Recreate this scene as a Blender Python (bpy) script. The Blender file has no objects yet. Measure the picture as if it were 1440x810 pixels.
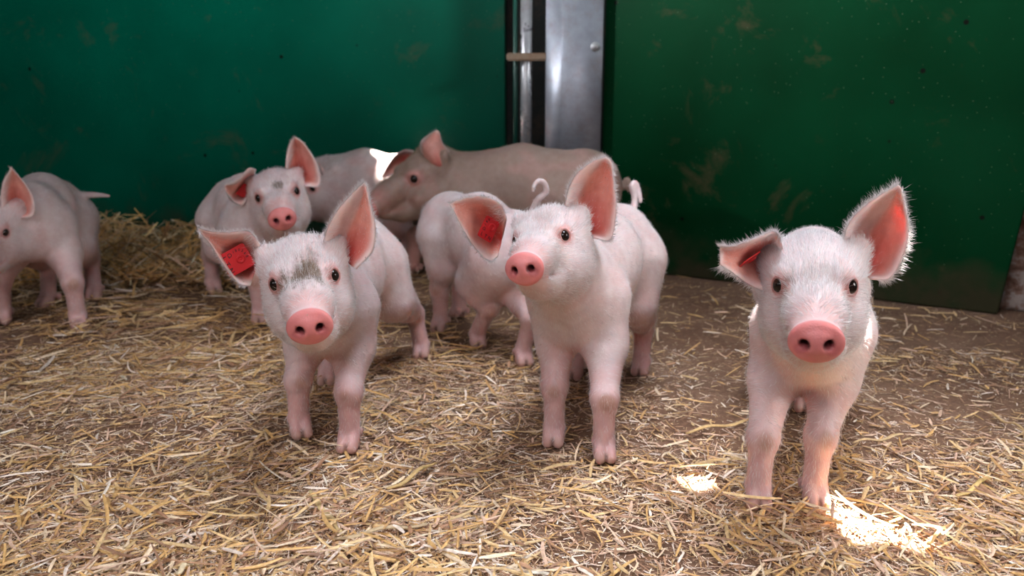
import bpy, math
import numpy as np
from mathutils import Vector, Matrix
C = bpy.context.scene.collection
RNG = np.random.default_rng(7)

# ------------------------------------------------------------------ camera
FPX = 1250.0
CAM_H = 0.56
PITCH = math.atan(310 / FPX)
cam = bpy.data.cameras.new('camera')
cam.sensor_width = 36
cam.lens = FPX / 1440 * 36
cam.clip_start = 0.02
cam.dof.use_dof = True
cam.dof.focus_distance = 1.12
cam.dof.aperture_fstop = 5.6
co = bpy.data.objects.new('camera', cam)
C.objects.link(co)
co.location = (0, 0, CAM_H)
co.rotation_euler = (math.pi / 2 - PITCH, 0, 0)
bpy.context.scene.camera = co
vs = bpy.context.scene.view_settings
vs.view_transform = 'Standard'
vs.look = 'None'
vs.gamma = 1
vs.use_curve_mapping = False
vs.exposure = 0.0

# ------------------------------------------------------------------ world and lights
w = bpy.data.worlds.new('world')
bpy.context.scene.world = w
w.use_nodes = True
w.node_tree.nodes['Background'].inputs[0].default_value = (0.75, 0.85, 1.0, 1)
w.node_tree.nodes['Background'].inputs[1].default_value = 0.055


def area(name, loc, target, size, power, col, spread=math.pi):
    l = bpy.data.lights.new(name, 'AREA')
    l.shape = 'RECTANGLE'
    l.size, l.size_y = size
    l.energy = power
    l.color = col
    l.spread = spread
    o = bpy.data.objects.new(name, l)
    C.objects.link(o)
    o.location = loc
    o.rotation_euler = (Vector(target) - Vector(loc)).to_track_quat('-Z', 'Y').to_euler()
    return o


area('doorway_daylight', (-0.36, -0.28, 1.38), (-0.06, 1.0, 0.0), (1.2, 0.8), 6.4, (0.97, 0.955, 1.0), 1.75)
area('skylight', (0.45, 1.20, 2.25), (0.25, 1.10, 0.0), (0.9, 0.6), 11, (0.86, 0.90, 1.0), 1.4)
area('right_wall_fill', (-3.3, 1.3, 1.8), (0.7, 2.3, 0.7), (0.5, 0.4), 11, (0.9, 0.95, 1.0), 0.5)  # added lamp beyond the side wall, lights only the upper right wall
area('left_wall_fill', (1.75, 0.85, 1.45), (-1.05, 2.95, 1.05), (0.5, 0.4), 7.5, (0.86, 0.95, 1.0), 0.55)  # added narrow lamp, throws a pool of light on the upper left wall
area('left_ground_fill', (-1.5, 0.25, 1.0), (-0.95, 1.5, 0.1), (0.6, 0.4), 2.4, (0.98, 0.94, 0.96), 1.9)  # added lamp to brighten the ground and piglets at the left
area('right_flank_fill', (1.35, 0.75, 0.75), (0.40, 1.15, 0.18), (0.4, 0.5), 1.7, (1.0, 0.97, 0.95), 1.2)  # added lamp in place of sun bounce, brightens the piglets' right sides
SUN_DIR = Vector((0.19, 0.14, 0.96)).normalized()      # towards the sun
sl = bpy.data.lights.new('sun', 'SUN')
sl.energy = 105
sl.angle = 0.009
sl.color = (1.0, 0.96, 0.88)
so = bpy.data.objects.new('sun', sl)
C.objects.link(so)
so.rotation_euler = (-SUN_DIR).to_track_quat('-Z', 'Y').to_euler()

# ------------------------------------------------------------------ helpers
CP, SP = math.cos(PITCH), math.sin(PITCH)


def ray(u, v):
    x = (u - 720) / FPX
    y = -(v - 405) / FPX
    return np.array([x, CP + y * SP, -SP + y * CP])


def G(u, v, z=0.0):
    d = ray(u, v)
    return d * ((CAM_H - z) / -d[2]) + np.array([0, 0, CAM_H])


def P(u, v, y):
    d = ray(u, v)
    return d * y / d[1] + np.array([0, 0, CAM_H])


def nrm(a):
    a = np.asarray(a, float)
    return a / max(np.linalg.norm(a), 1e-9)


def link(name, me, mat=None, parent=None, smooth=True):
    o = bpy.data.objects.new(name, me)
    C.objects.link(o)
    if mat is not None:
        me.materials.append(mat)
    if smooth:
        me.polygons.foreach_set('use_smooth', np.ones(len(me.polygons), bool))
    if parent is not None:
        o.parent = parent
    return o


def mesh_np(name, V, F, cols=None, extra=None):
    """V (n,3); F list of (m,k) arrays of equal-size faces."""
    me = bpy.data.meshes.new(name)
    V = np.asarray(V, np.float32)
    me.vertices.add(len(V))
    me.vertices.foreach_set('co', V.ravel())
    loops = np.concatenate([f.ravel() for f in F]).astype(np.int32)
    sizes = np.concatenate([np.full(len(f), f.shape[1]) for f in F]).astype(np.int32)
    starts = np.concatenate([[0], np.cumsum(sizes)[:-1]]).astype(np.int32)
    me.loops.add(len(loops))
    me.loops.foreach_set('vertex_index', loops)
    me.polygons.add(len(sizes))
    me.polygons.foreach_set('loop_start', starts)
    me.polygons.foreach_set('loop_total', sizes)
    me.update(calc_edges=True)
    if cols is not None:
        a = me.color_attributes.new('tint', 'FLOAT_COLOR', 'POINT')
        c4 = np.ones((len(V), 4), np.float32)
        c4[:, :3] = cols
        a.data.foreach_set('color', c4.ravel())
    if extra:
        for k, vals in extra.items():
            a = me.attributes.new(k, 'FLOAT', 'POINT')
            a.data.foreach_set('value', np.asarray(vals, np.float32))
    return me


def tag(o, label=None, cat=None, group=None, kind=None):
    if label: o['label'] = label
    if cat: o['category'] = cat
    if group: o['group'] = group
    if kind: o['kind'] = kind
    return o


def new_mat(name):
    m = bpy.data.materials.new(name)
    m.use_nodes = True
    nt = m.node_tree
    b = nt.nodes['Principled BSDF']
    return m, nt, b


def N(nt, t, **kw):
    n = nt.nodes.new(t)
    for k, v in kw.items():
        if k in n.inputs:
            n.inputs[k].default_value = v
        else:
            setattr(n, k, v)
    return n


def ramp(nt, fac, stops):
    r = nt.nodes.new('ShaderNodeValToRGB')
    el = r.color_ramp.elements
    while len(el) < len(stops):
        el.new(0.5)
    for e, (p, c) in zip(el, stops):
        e.position = p
        e.color = (*c, 1) if len(c) == 3 else c
    nt.links.new(fac, r.inputs[0])
    return r


def mixc(nt, fac, a, b, mode='MIX'):
    m = nt.nodes.new('ShaderNodeMix')
    m.data_type = 'RGBA'
    m.blend_type = mode
    for s, val in ((0, fac), (6, a), (7, b)):
        if hasattr(val, 'links') or hasattr(val, 'is_linked'):
            nt.links.new(val, m.inputs[s])
        elif s == 0:
            m.inputs[0].default_value = val
        else:
            m.inputs[s].default_value = (*val, 1)
    return m.outputs[2]


# ------------------------------------------------------------------ materials
def skin_material(name, rough=0.5, sss=0.35):
    m, nt, b = new_mat(name)
    at = N(nt, 'ShaderNodeAttribute', attribute_name='tint')
    no = N(nt, 'ShaderNodeTexNoise', Scale=55.0, Detail=4.0)
    tc = N(nt, 'ShaderNodeTexCoord')
    nt.links.new(tc.outputs['Object'], no.inputs['Vector'])
    r = ramp(nt, no.outputs[0], [(0.3, (0.90, 0.84, 0.84)), (0.7, (1.04, 1.03, 1.03))])
    c = mixc(nt, 1.0, at.outputs['Color'], r.outputs[0], 'MULTIPLY')
    # small freckles of dirt
    n2 = N(nt, 'ShaderNodeTexNoise', Scale=150.0, Detail=2.0)
    nt.links.new(tc.outputs['Object'], n2.inputs['Vector'])
    r2 = ramp(nt, n2.outputs[0], [(0.72, (0, 0, 0)), (0.78, (1, 1, 1))])
    c = mixc(nt, r2.outputs[0], c, (0.42, 0.26, 0.20))
    nt.links.new(c, b.inputs['Base Color'])
    b.inputs['Roughness'].default_value = rough
    b.inputs['Subsurface Weight'].default_value = sss
    b.inputs['Subsurface Radius'].default_value = (1.0, 0.35, 0.25)
    b.inputs['Subsurface Scale'].default_value = 0.006
    b.inputs['Specular IOR Level'].default_value = 0.35
    bp = N(nt, 'ShaderNodeBump', Strength=0.25, Distance=0.0015)
    n3 = N(nt, 'ShaderNodeTexNoise', Scale=420.0, Detail=3.0)
    nt.links.new(tc.outputs['Object'], n3.inputs['Vector'])
    nt.links.new(n3.outputs[0], bp.inputs['Height'])
    nt.links.new(bp.outputs[0], b.inputs['Normal'])
    return m


SKIN = skin_material('piglet_skin')

BRISTLE, nt, b = new_mat('pale_bristle')
at = N(nt, 'ShaderNodeAttribute', attribute_name='tint')
nt.links.new(at.outputs['Color'], b.inputs['Base Color'])
b.inputs['Roughness'].default_value = 0.45
tr = N(nt, 'ShaderNodeBsdfTranslucent')
nt.links.new(at.outputs['Color'], tr.inputs[0])
mx = N(nt, 'ShaderNodeMixShader')
mx.inputs[0].default_value = 0.35
out = nt.nodes['Material Output']
nt.links.new(b.outputs[0], mx.inputs[1])
nt.links.new(tr.outputs[0], mx.inputs[2])
nt.links.new(mx.outputs[0], out.inputs[0])

EYE, nt, b = new_mat('dark_eye')
b.inputs['Base Color'].default_value = (0.012, 0.007, 0.005, 1)
b.inputs['Roughness'].default_value = 0.06
b.inputs['Specular IOR Level'].default_value = 0.35

TAGM, nt, b = new_mat('red_tag_plastic')
b.inputs['Base Color'].default_value = (0.62, 0.015, 0.02, 1)
b.inputs['Roughness'].default_value = 0.38
b.inputs['Subsurface Weight'].default_value = 0.2
b.inputs['Subsurface Scale'].default_value = 0.002

INK, nt, b = new_mat('dark_tag_print')
b.inputs['Base Color'].default_value = (0.035, 0.004, 0.006, 1)
b.inputs['Roughness'].default_value = 0.5

# green painted boards
def green_mat(name, base, base2, mud, seed):
    m, nt, b = new_mat(name)
    tc = N(nt, 'ShaderNodeTexCoord')
    mp = N(nt, 'ShaderNodeMapping')
    mp.inputs['Location'].default_value = (seed, seed * 2, 0)
    nt.links.new(tc.outputs['Object'], mp.inputs[0])
    vec = mp.outputs[0]
    n1 = N(nt, 'ShaderNodeTexNoise', Scale=3.0, Detail=5.0)
    nt.links.new(vec, n1.inputs['Vector'])
    r1 = ramp(nt, n1.outputs[0], [(0.3, base), (0.7, base2)])
    c = r1.outputs[0]
    # brown smears
    n2 = N(nt, 'ShaderNodeTexNoise', Scale=5.5, Detail=9.0, Roughness=0.7, Distortion=0.6)
    nt.links.new(vec, n2.inputs['Vector'])
    r2 = ramp(nt, n2.outputs[0], [(0.57, (0, 0, 0)), (0.74, (mud, mud, mud))])
    c = mixc(nt, r2.outputs[0], c, (0.09, 0.055, 0.03))
    # thin scratches
    mp2 = N(nt, 'ShaderNodeMapping')
    mp2.inputs['Scale'].default_value = (9, 9, 1.2)
    mp2.inputs['Rotation'].default_value = (0, 0.25, 0)
    nt.links.new(vec, mp2.inputs[0])
    n3 = N(nt, 'ShaderNodeTexNoise', Scale=6.0, Detail=8.0, Roughness=0.8)
    nt.links.new(mp2.outputs[0], n3.inputs['Vector'])
    r3 = ramp(nt, n3.outputs[0], [(0.68, (0, 0, 0)), (0.76, (0.5, 0.5, 0.5))])
    c = mixc(nt, r3.outputs[0], c, (0.10, 0.20, 0.13))
    # dark fly specks
    v = N(nt, 'ShaderNodeTexVoronoi', Scale=11.0)
    nt.links.new(vec, v.inputs['Vector'])
    r4 = ramp(nt, v.outputs['Distance'], [(0.05, (1, 1, 1)), (0.075, (0, 0, 0))])
    c = mixc(nt, r4.outputs[0], c, (0.004, 0.006, 0.004))
    # dust specks
    v2 = N(nt, 'ShaderNodeTexVoronoi', Scale=60.0)
    nt.links.new(vec, v2.inputs['Vector'])
    r5 = ramp(nt, v2.outputs['Distance'], [(0.05, (0.5, 0.5, 0.5)), (0.08, (0, 0, 0))])
    c = mixc(nt, r5.outputs[0], c, (0.16, 0.24, 0.14))
    # splashed muck low down
    sx = N(nt, 'ShaderNodeSeparateXYZ')
    nt.links.new(tc.outputs['Object'], sx.inputs[0])
    mr = N(nt, 'ShaderNodeMapRange')
    mr.inputs['From Min'].default_value = 0.22
    mr.inputs['From Max'].default_value = 0.0
    nt.links.new(sx.outputs['Z'], mr.inputs['Value'])
    n5 = N(nt, 'ShaderNodeTexNoise', Scale=14.0, Detail=6.0)
    nt.links.new(vec, n5.inputs['Vector'])
    mu = N(nt, 'ShaderNodeMath', operation='MULTIPLY')
    nt.links.new(mr.outputs[0], mu.inputs[0])
    nt.links.new(n5.outputs[0], mu.inputs[1])
    r6 = ramp(nt, mu.outputs[0], [(0.2, (0, 0, 0)), (0.5, (0.8, 0.8, 0.8))])
    c = mixc(nt, r6.outputs[0], c, (0.045, 0.035, 0.02))
    nt.links.new(c, b.inputs['Base Color'])
    b.inputs['Roughness'].default_value = 0.34
    b.inputs['Specular IOR Level'].default_value = 0.15
    bp = N(nt, 'ShaderNodeBump', Strength=0.15, Distance=0.002)
    nt.links.new(n3.outputs[0], bp.inputs['Height'])
    nt.links.new(bp.outputs[0], b.inputs['Normal'])
    return m, b


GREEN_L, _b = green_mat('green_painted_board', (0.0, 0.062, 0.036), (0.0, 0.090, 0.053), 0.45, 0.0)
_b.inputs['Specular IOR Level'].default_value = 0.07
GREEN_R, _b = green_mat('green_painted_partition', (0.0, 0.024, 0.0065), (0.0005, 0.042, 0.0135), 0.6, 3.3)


_b.inputs['Specular IOR Level'].default_value = 0.06


def metal_mat(name, col, rough, rust):
    m, nt, b = new_mat(name)
    tc = N(nt, 'ShaderNodeTexCoord')
    n1 = N(nt, 'ShaderNodeTexNoise', Scale=9.0, Detail=7.0, Roughness=0.65)
    nt.links.new(tc.outputs['Object'], n1.inputs['Vector'])
    r1 = ramp(nt, n1.outputs[0], [(0.35, tuple(x * 0.72 for x in col)), (0.6, col)])
    n2 = N(nt, 'ShaderNodeTexNoise', Scale=22.0, Detail=8.0, Roughness=0.75)
    nt.links.new(tc.outputs['Object'], n2.inputs['Vector'])
    r2 = ramp(nt, n2.outputs[0], [(0.60 - rust * 0.3, (0, 0, 0)), (0.72, (rust, rust, rust))])
    c = mixc(nt, r2.outputs[0], r1.outputs[0], (0.22, 0.11, 0.06))
    nt.links.new(c, b.inputs['Base Color'])
    b.inputs['Metallic'].default_value = 0.55
    rr = ramp(nt, n1.outputs[0], [(0.3, (rough + .15,) * 3), (0.7, (rough,) * 3)])
    nt.links.new(rr.outputs[0], b.inputs['Roughness'])
    return m


GALV = metal_mat('galvanised_steel', (0.35, 0.365, 0.42), 0.36, 0.4)
PIPE = metal_mat('worn_pipe_steel', (0.45, 0.45, 0.47), 0.22, 0.35)
RUST = metal_mat('rusty_bracket_steel', (0.34, 0.27, 0.20), 0.6, 0.9)
DGREEN, nt, b = new_mat('dark_green_pipe_paint')
b.inputs['Base Color'].default_value = (0.004, 0.05, 0.035, 1)
b.inputs['Roughness'].default_value = 0.35

# dirt floor
DIRT, nt, b = new_mat('dirt_floor')
tc = N(nt, 'ShaderNodeTexCoord')
n1 = N(nt, 'ShaderNodeTexNoise', Scale=3.5, Detail=8.0, Roughness=0.65)
n2 = N(nt, 'ShaderNodeTexNoise', Scale=140.0, Detail=6.0, Roughness=0.7)
n3 = N(nt, 'ShaderNodeTexVoronoi', Scale=260.0)
for n in (n1, n2, n3):
    nt.links.new(tc.outputs['Object'], n.inputs['Vector'])
r1 = ramp(nt, n1.outputs[0], [(0.3, (0.145, 0.070, 0.038)), (0.55, (0.23, 0.130, 0.080)), (0.75, (0.31, 0.20, 0.145))])
r2 = ramp(nt, n2.outputs[0], [(0.3, (0.62, 0.6, 0.58)), (0.7, (1.25, 1.22, 1.18))])
c = mixc(nt, 1.0, r1.outputs[0], r2.outputs[0], 'MULTIPLY')
r3 = ramp(nt, n3.outputs['Color'], [(0.86, (0, 0, 0)), (0.9, (0.7, 0.7, 0.7))])
c = mixc(nt, r3.outputs[0], c, (0.5, 0.38, 0.24))
nt.links.new(c, b.inputs['Base Color'])
b.inputs['Roughness'].default_value = 0.9
bp = N(nt, 'ShaderNodeBump', Strength=0.8, Distance=0.004)
nt.links.new(n2.outputs[0], bp.inputs['Height'])
nt.links.new(bp.outputs[0], b.inputs['Normal'])

STRAW, nt, b = new_mat('straw_fibre')
at = N(nt, 'ShaderNodeAttribute', attribute_name='tint')
tc = N(nt, 'ShaderNodeTexCoord')
n1 = N(nt, 'ShaderNodeTexNoise', Scale=180.0, Detail=3.0)
nt.links.new(tc.outputs['Object'], n1.inputs['Vector'])
r1 = ramp(nt, n1.outputs[0], [(0.3, (0.75, 0.72, 0.68)), (0.65, (1.05, 1.05, 1.05))])
c = mixc(nt, 1.0, at.outputs['Color'], r1.outputs[0], 'MULTIPLY')
nt.links.new(c, b.inputs['Base Color'])
b.inputs['Roughness'].default_value = 0.5
b.inputs['Specular IOR Level'].default_value = 0.4

BLOCK, nt, b = new_mat('flaking_limewashed_masonry')
tc = N(nt, 'ShaderNodeTexCoord')
n1 = N(nt, 'ShaderNodeTexNoise', Scale=22.0, Detail=8.0, Roughness=0.7)
nt.links.new(tc.outputs['Object'], n1.inputs['Vector'])
r1 = ramp(nt, n1.outputs[0], [(0.38, (0.15, 0.06, 0.035)), (0.5, (0.33, 0.20, 0.15)), (0.56, (0.50, 0.42, 0.38))])
nt.links.new(r1.outputs[0], b.inputs['Base Color'])
b.inputs['Roughness'].default_value = 0.9
bp = N(nt, 'ShaderNodeBump', Strength=1.0, Distance=0.01)
nt.links.new(n1.outputs[0], bp.inputs['Height'])
nt.links.new(bp.outputs[0], b.inputs['Normal'])

WOODR, nt, b = new_mat('dark_roof_board')
b.inputs['Base Color'].default_value = (0.06, 0.05, 0.045, 1)
b.inputs['Roughness'].default_value = 0.9


# ------------------------------------------------------------------ setting
def box_mesh(name, lo, hi, bevel=0.0):
    import bmesh
    bm = bmesh.new()
    bmesh.ops.create_cube(bm, size=1)
    lo = Vector(lo); hi = Vector(hi)
    for v in bm.verts:
        v.co = Vector([(lo[i] + hi[i]) / 2 + v.co[i] * (hi[i] - lo[i]) for i in range(3)])
    if bevel:
        bmesh.ops.bevel(bm, geom=bm.edges[:], offset=bevel, segments=2, affect='EDGES')
    me = bpy.data.meshes.new(name)
    bm.to_mesh(me)
    bm.free()
    return me


def vnoise(x, y, s, seed=0):
    """cheap smooth value noise"""
    r = np.random.default_rng(seed)
    T = r.random((64, 64))
    X = (np.asarray(x) * s) % 63
    Y = (np.asarray(y) * s) % 63
    i = X.astype(int); j = Y.astype(int)
    fx = X - i; fy = Y - j
    fx = fx * fx * (3 - 2 * fx); fy = fy * fy * (3 - 2 * fy)
    i2 = (i + 1) % 64; j2 = (j + 1) % 64
    return (T[i, j] * (1 - fx) + T[i2, j] * fx) * (1 - fy) + (T[i, j2] * (1 - fx) + T[i2, j2] * fx) * fy


def mound(x, y):
    """low straw mound along the foot of the left wall"""
    x = np.asarray(x, float); y = np.asarray(y, float)
    yw = 2.67 - 0.2 * x
    d = np.clip((y - (yw - 0.62)) / 0.55, 0, 1)
    side = np.clip((-0.62 - x) / 0.5, 0, 1)
    h = 0.062 * d * d * (3 - 2 * d) * side
    return h * (0.7 + 0.6 * vnoise(x, y, 9, 3))


def ground_z(x, y):
    return 0.004 * (vnoise(x, y, 7, 11) - 0.5) + 0.0025 * (vnoise(x, y, 31, 12) - 0.5) - 0.003


gx = np.linspace(-2.6, 2.2, 320)
gy = np.linspace(-1.6, 3.4, 330)
X, Y = np.meshgrid(gx, gy, indexing='ij')
V = np.stack([X, Y, ground_z(X, Y)], -1).reshape(-1, 3)
idx = np.arange(len(gx) * len(gy)).reshape(len(gx), len(gy))
F = np.stack([idx[:-1, :-1], idx[1:, :-1], idx[1:, 1:], idx[:-1, 1:]], -1).reshape(-1, 4)
o = link('floor', mesh_np('floor', V, [F]), DIRT)
tag(o, 'trodden brown dirt floor of the pig pen', None, kind='structure')


def wall_between(name, a, b_, z0, z1, thick, mat, kind='structure', lean=0.0):
    """box whose front face runs a->b, thickness goes to the back (+y side)"""
    a = np.array(a, float); b_ = np.array(b_, float)
    d = b_ - a
    L = np.linalg.norm(d)
    ang = math.atan2(d[1], d[0])
    me = box_mesh(name, (0, 0, z0), (L, thick, z1), 0.003)
    for v in me.vertices:
        if v.co.x > L * 0.5:
            v.co.x += lean * v.co.z
    o = link(name, me, mat, smooth=False)
    o.location = (a[0], a[1], 0)
    o.rotation_euler = (0, 0, ang)
    if kind: o['kind'] = kind
    return o


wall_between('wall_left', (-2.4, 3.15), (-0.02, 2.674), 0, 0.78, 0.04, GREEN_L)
A_R = G(849, 375)[:2]
B_R = G(1403, 442)[:2]
B_R_ = B_R
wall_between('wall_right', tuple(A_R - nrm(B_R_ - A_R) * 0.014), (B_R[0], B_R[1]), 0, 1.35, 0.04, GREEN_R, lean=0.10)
dR = nrm(B_R - A_R)
nR = np.array([-dR[1], dR[0]])
# masonry beyond the partition
q0 = B_R - dR * 0.10 + nR * 0.05
q1 = B_R + dR * 0.75 + nR * 0.05
import bmesh
bm = bmesh.new()
bmesh.ops.create_grid(bm, x_segments=90, y_segments=130, size=0.5)
me = bpy.data.meshes.new('wall_back')
for v in bm.verts:
    xx, zz = (v.co.x + 0.5) * 0.85, (v.co.y + 0.5) * 1.35
    rough = 0.035 * (vnoise(xx, zz, 14, 21) - 0.5) + 0.015 * (vnoise(xx, zz, 45, 22) - 0.5)
    v.co = (xx, -rough, zz)
r_ = bmesh.ops.extrude_face_region(bm, geom=bm.faces[:])
for g in r_['geom']:
    if isinstance(g, bmesh.types.BMVert):
        g.co.y = 0.2
bmesh.ops.recalc_face_normals(bm, faces=bm.faces[:])
bm.to_mesh(me); bm.free()
o = link('wall_back', me, BLOCK)
o.location = (q0[0], q0[1] + 0.02, 0)
o.rotation_euler = (0, 0, math.atan2(dR[1], dR[0]))
tag(o, 'rough flaking masonry wall at the right edge', kind='structure')

# roof boards with the gaps the sun comes through
ROOF_Z = 2.4


def sun_to_roof(T):
    k = (ROOF_Z - T[2]) / SUN_DIR.z
    return np.array([T[0] + SUN_DIR.x * k, T[1] + SUN_DIR.y * k])


holes = []      # centre xy on the roof, radii, angle


def hole(T, rx, ry, ang):
    c = sun_to_roof(T)
    holes.append((c[0], c[1], rx, ry, ang))


hole(G(1225, 750), 0.058, 0.024, -0.42)
hole(G(1178, 722), 0.018, 0.020, 0.0)
hole(G(982, 679), 0.021, 0.016, 0.0)
hole(P(552, 228, 2.52), 0.050, 0.050, 0.3)
hole(np.array([.515, 1.31, .29]), 0.022, 0.060, -0.3)
gx = np.arange(-2.6, 3.61, 0.012)
gy = np.arange(-0.8, 4.41, 0.012)
# coarse everywhere, fine only around the gaps
def roof_mesh():
    step = 0.2
    V = []; F = []
    def quad(x0, y0, x1, y1):
        n = len(V)
        V.extend([(x0, y0, ROOF_Z), (x0, y1, ROOF_Z), (x1, y1, ROOF_Z), (x1, y0, ROOF_Z)])
        F.append((n, n + 1, n + 2, n + 3))
    nx, ny = 34, 30
    for i in range(nx):
        for j in range(ny):
            x0 = -2.8 + i * step; y0 = -1.0 + j * step
            near = any(abs(x0 + .1 - h[0]) < .25 and abs(y0 + .1 - h[1]) < .25 for h in holes)
            if not near:
                quad(x0, y0, x0 + step, y0 + step)
                continue
            m = 40
            s = step / m
            for a in range(m):
                for b2 in range(m):
                    cx = x0 + (a + .5) * s; cy = y0 + (b2 + .5) * s
                    inside = False
                    for h in holes:
                        dx, dy = cx - h[0], cy - h[1]
                        ca, sa = math.cos(h[4]), math.sin(h[4])
                        u = (dx * ca + dy * sa) / h[2]; v = (-dx * sa + dy * ca) / h[3]
                        th = math.atan2(v, u)
                        rr = 1 + 0.22 * math.sin(3 * th + h[0] * 9) + 0.15 * math.sin(7 * th + h[1] * 5)
                        if u * u + v * v < rr * rr:
                            inside = True
                            break
                    if not inside:
                        quad(x0 + a * s, y0 + b2 * s, x0 + (a + 1) * s, y0 + (b2 + 1) * s)
    return mesh_np('ceiling', np.array(V), [np.array(F)])


o = link('ceiling', roof_mesh(), WOODR, smooth=False)
tag(o, 'dark shed roof with small gaps above the pen', kind='structure')


# galvanised channel post, pipes and bracket at the corner
def P2(u, y):      # x for a pixel column at depth y, near the horizon row
    return (u - 720) / FPX * y * 1.03


post = bpy.data.objects.new('steel_post', None)
C.objects.link(post)
py = 2.50
xl, xm, xr = P(768, 100, py)[0], P(790, 100, py)[0], P(847, 100, py)[0]
post.location = ((xl + xr) / 2, py, 0)
tag(post, 'grey galvanised steel channel post between the two green walls', 'post')
cx0 = (xl + xr) / 2
# channel: a narrow bevelled flange on the left, a wide face on the right, returns behind
prof = [(xl - cx0, 0.06), (xl - cx0, 0.010), (xm - cx0 - .002, 0.002), (xm - cx0, 0.0), (xr - cx0 - .003, -0.006), (xr - cx0, -0.004), (xr - cx0, 0.06)]
th = 0.004
ins = [(xl - cx0 + th, 0.06), (xl - cx0 + th, 0.012), (xm - cx0, 0.006), (xm - cx0 + .002, 0.004), (xr - cx0 - .005, -0.002), (xr - cx0 - th, 0.0), (xr - cx0 - th, 0.06)]
loop = prof + ins[::-1]
V = np.array([(x, y, z) for z in (0, 0.95) for x, y in loop])
n = len(loop)
Fq = [(i, (i + 1) % n, n + (i + 1) % n, n + i) for i in range(n)]
m_ = len(prof)
cap = [(i, i + 1, n - 2 - i, n - 1 - i) for i in range(m_ - 1)]
Fq += [tuple(reversed(c)) for c in cap] + [tuple(k + n for k in c) for c in cap]
me = mesh_np('channel', V, [np.array(Fq)])
link('channel', me, GALV, post, smooth=False)
bm = bmesh.new()
c_ = P(837, 66, py)
bmesh.ops.create_uvsphere(bm, u_segments=24, v_segments=12, radius=0.0095)
for v in bm.verts:
    v.co.y *= 0.6
bmesh.ops.create_cone(bm, cap_ends=True, segments=24, radius1=0.013, radius2=0.012, depth=0.003, matrix=Matrix.Rotation(math.pi / 2, 4, 'X'))
me = bpy.data.meshes.new('bolt')
bm.to_mesh(me); bm.free()
o = link('bolt', me, PIPE, post)
o.location = (c_[0] - cx0, -0.008, c_[2])
o['label'] = 'round bolt head'


def tube_mesh(name, pts, rad, seg=20, closed_ends=True):
    pts = [np.array(p, float) for p in pts]
    rad = [rad] * len(pts) if np.isscalar(rad) else rad
    V = []; F = []
    T0 = nrm(pts[1] - pts[0])
    up = np.array([0, 0, 1.0]) if abs(T0[2]) < .9 else np.array([1.0, 0, 0])
    a = nrm(np.cross(up, T0))
    for i, p in enumerate(pts):
        t = nrm(pts[min(i + 1, len(pts) - 1)] - pts[max(i - 1, 0)])
        a = nrm(a - t * np.dot(a, t))
        b2 = np.cross(t, a)
        for k in range(seg):
            th = 2 * math.pi * k / seg
            V.append(p + rad[i] * (math.cos(th) * a + math.sin(th) * b2))
    for i in range(len(pts) - 1):
        for k in range(seg):
            F.append((i * seg + k, i * seg + (k + 1) % seg, (i + 1) * seg + (k + 1) % seg, (i + 1) * seg + k))
    Fs = [np.array(F)]
    if closed_ends:
        Fs.append(np.array([list(range(seg))[::-1], [(len(pts) - 1) * seg + k for k in range(seg)]]))
    return mesh_np(name, np.array(V), Fs)


yp = 2.54
xp = P(740, 100, yp)[0]
o = link('gate_pipe', tube_mesh('gate_pipe', [(0, 0, 0.0), (0, 0, 0.95)], 0.016, 32), PIPE)
o.location = (xp, yp, 0)
tag(o, 'shiny bare steel pipe standing left of the grey post', 'pipe')
x2 = P(725, 100, yp)[0]
o = link('gate_pipe', tube_mesh('gate_pipe', [(0, 0, 0.0), (0, 0, 0.95)], 0.007, 24), DGREEN)
o.location = (x2, yp + 0.01, 0)
tag(o, 'thin dark green upright rod left of the bare steel pipe', 'pipe')
# bracket: flat bar with an eye round the pipe
zb = P(740, 80, yp - 0.02)[2]
bm = bmesh.new()
x0b = P(712, 80, yp)[0]; x1b = P(770, 80, py)[0] + .003
ret = bmesh.ops.create_cube(bm, size=1)
for v in ret['verts']:
    v.co = Vector(((x0b + x1b) / 2 - xp + v.co.x * (x1b - x0b), -0.024 + v.co.y * 0.012, v.co.z * 0.021))
bmesh.ops.bevel(bm, geom=bm.edges[:], offset=0.004, segments=3, affect='EDGES')
me = bpy.data.meshes.new('pipe_bracket')
bm.to_mesh(me); bm.free()
Vb = []; Fb = []
for k in range(33):      # strap bent round the back of the pipe
    th = math.pi * k / 32
    for r, z in ((0.018, -0.0095), (0.022, -0.0095), (0.022, 0.0095), (0.018, 0.0095)):
        Vb.append((r * math.cos(th), -0.018 + r * math.sin(th) * 1.5, z))
for k in range(32):
    for q in range(4):
        Fb.append((k * 4 + q, k * 4 + (q + 1) % 4, k * 4 + 4 + (q + 1) % 4, k * 4 + 4 + q))
bm = bmesh.new(); bm.from_mesh(me)
bm2 = mesh_np('strap', np.array(Vb), [np.array(Fb)])
bm.from_mesh(bm2)
bm.to_mesh(me); bm.free()
o = link('pipe_bracket', me, RUST, smooth=False)
o.location = (xp, yp, zb)
tag(o, 'short rusty flat bar holding the steel pipe to the post', 'bracket')
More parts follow.
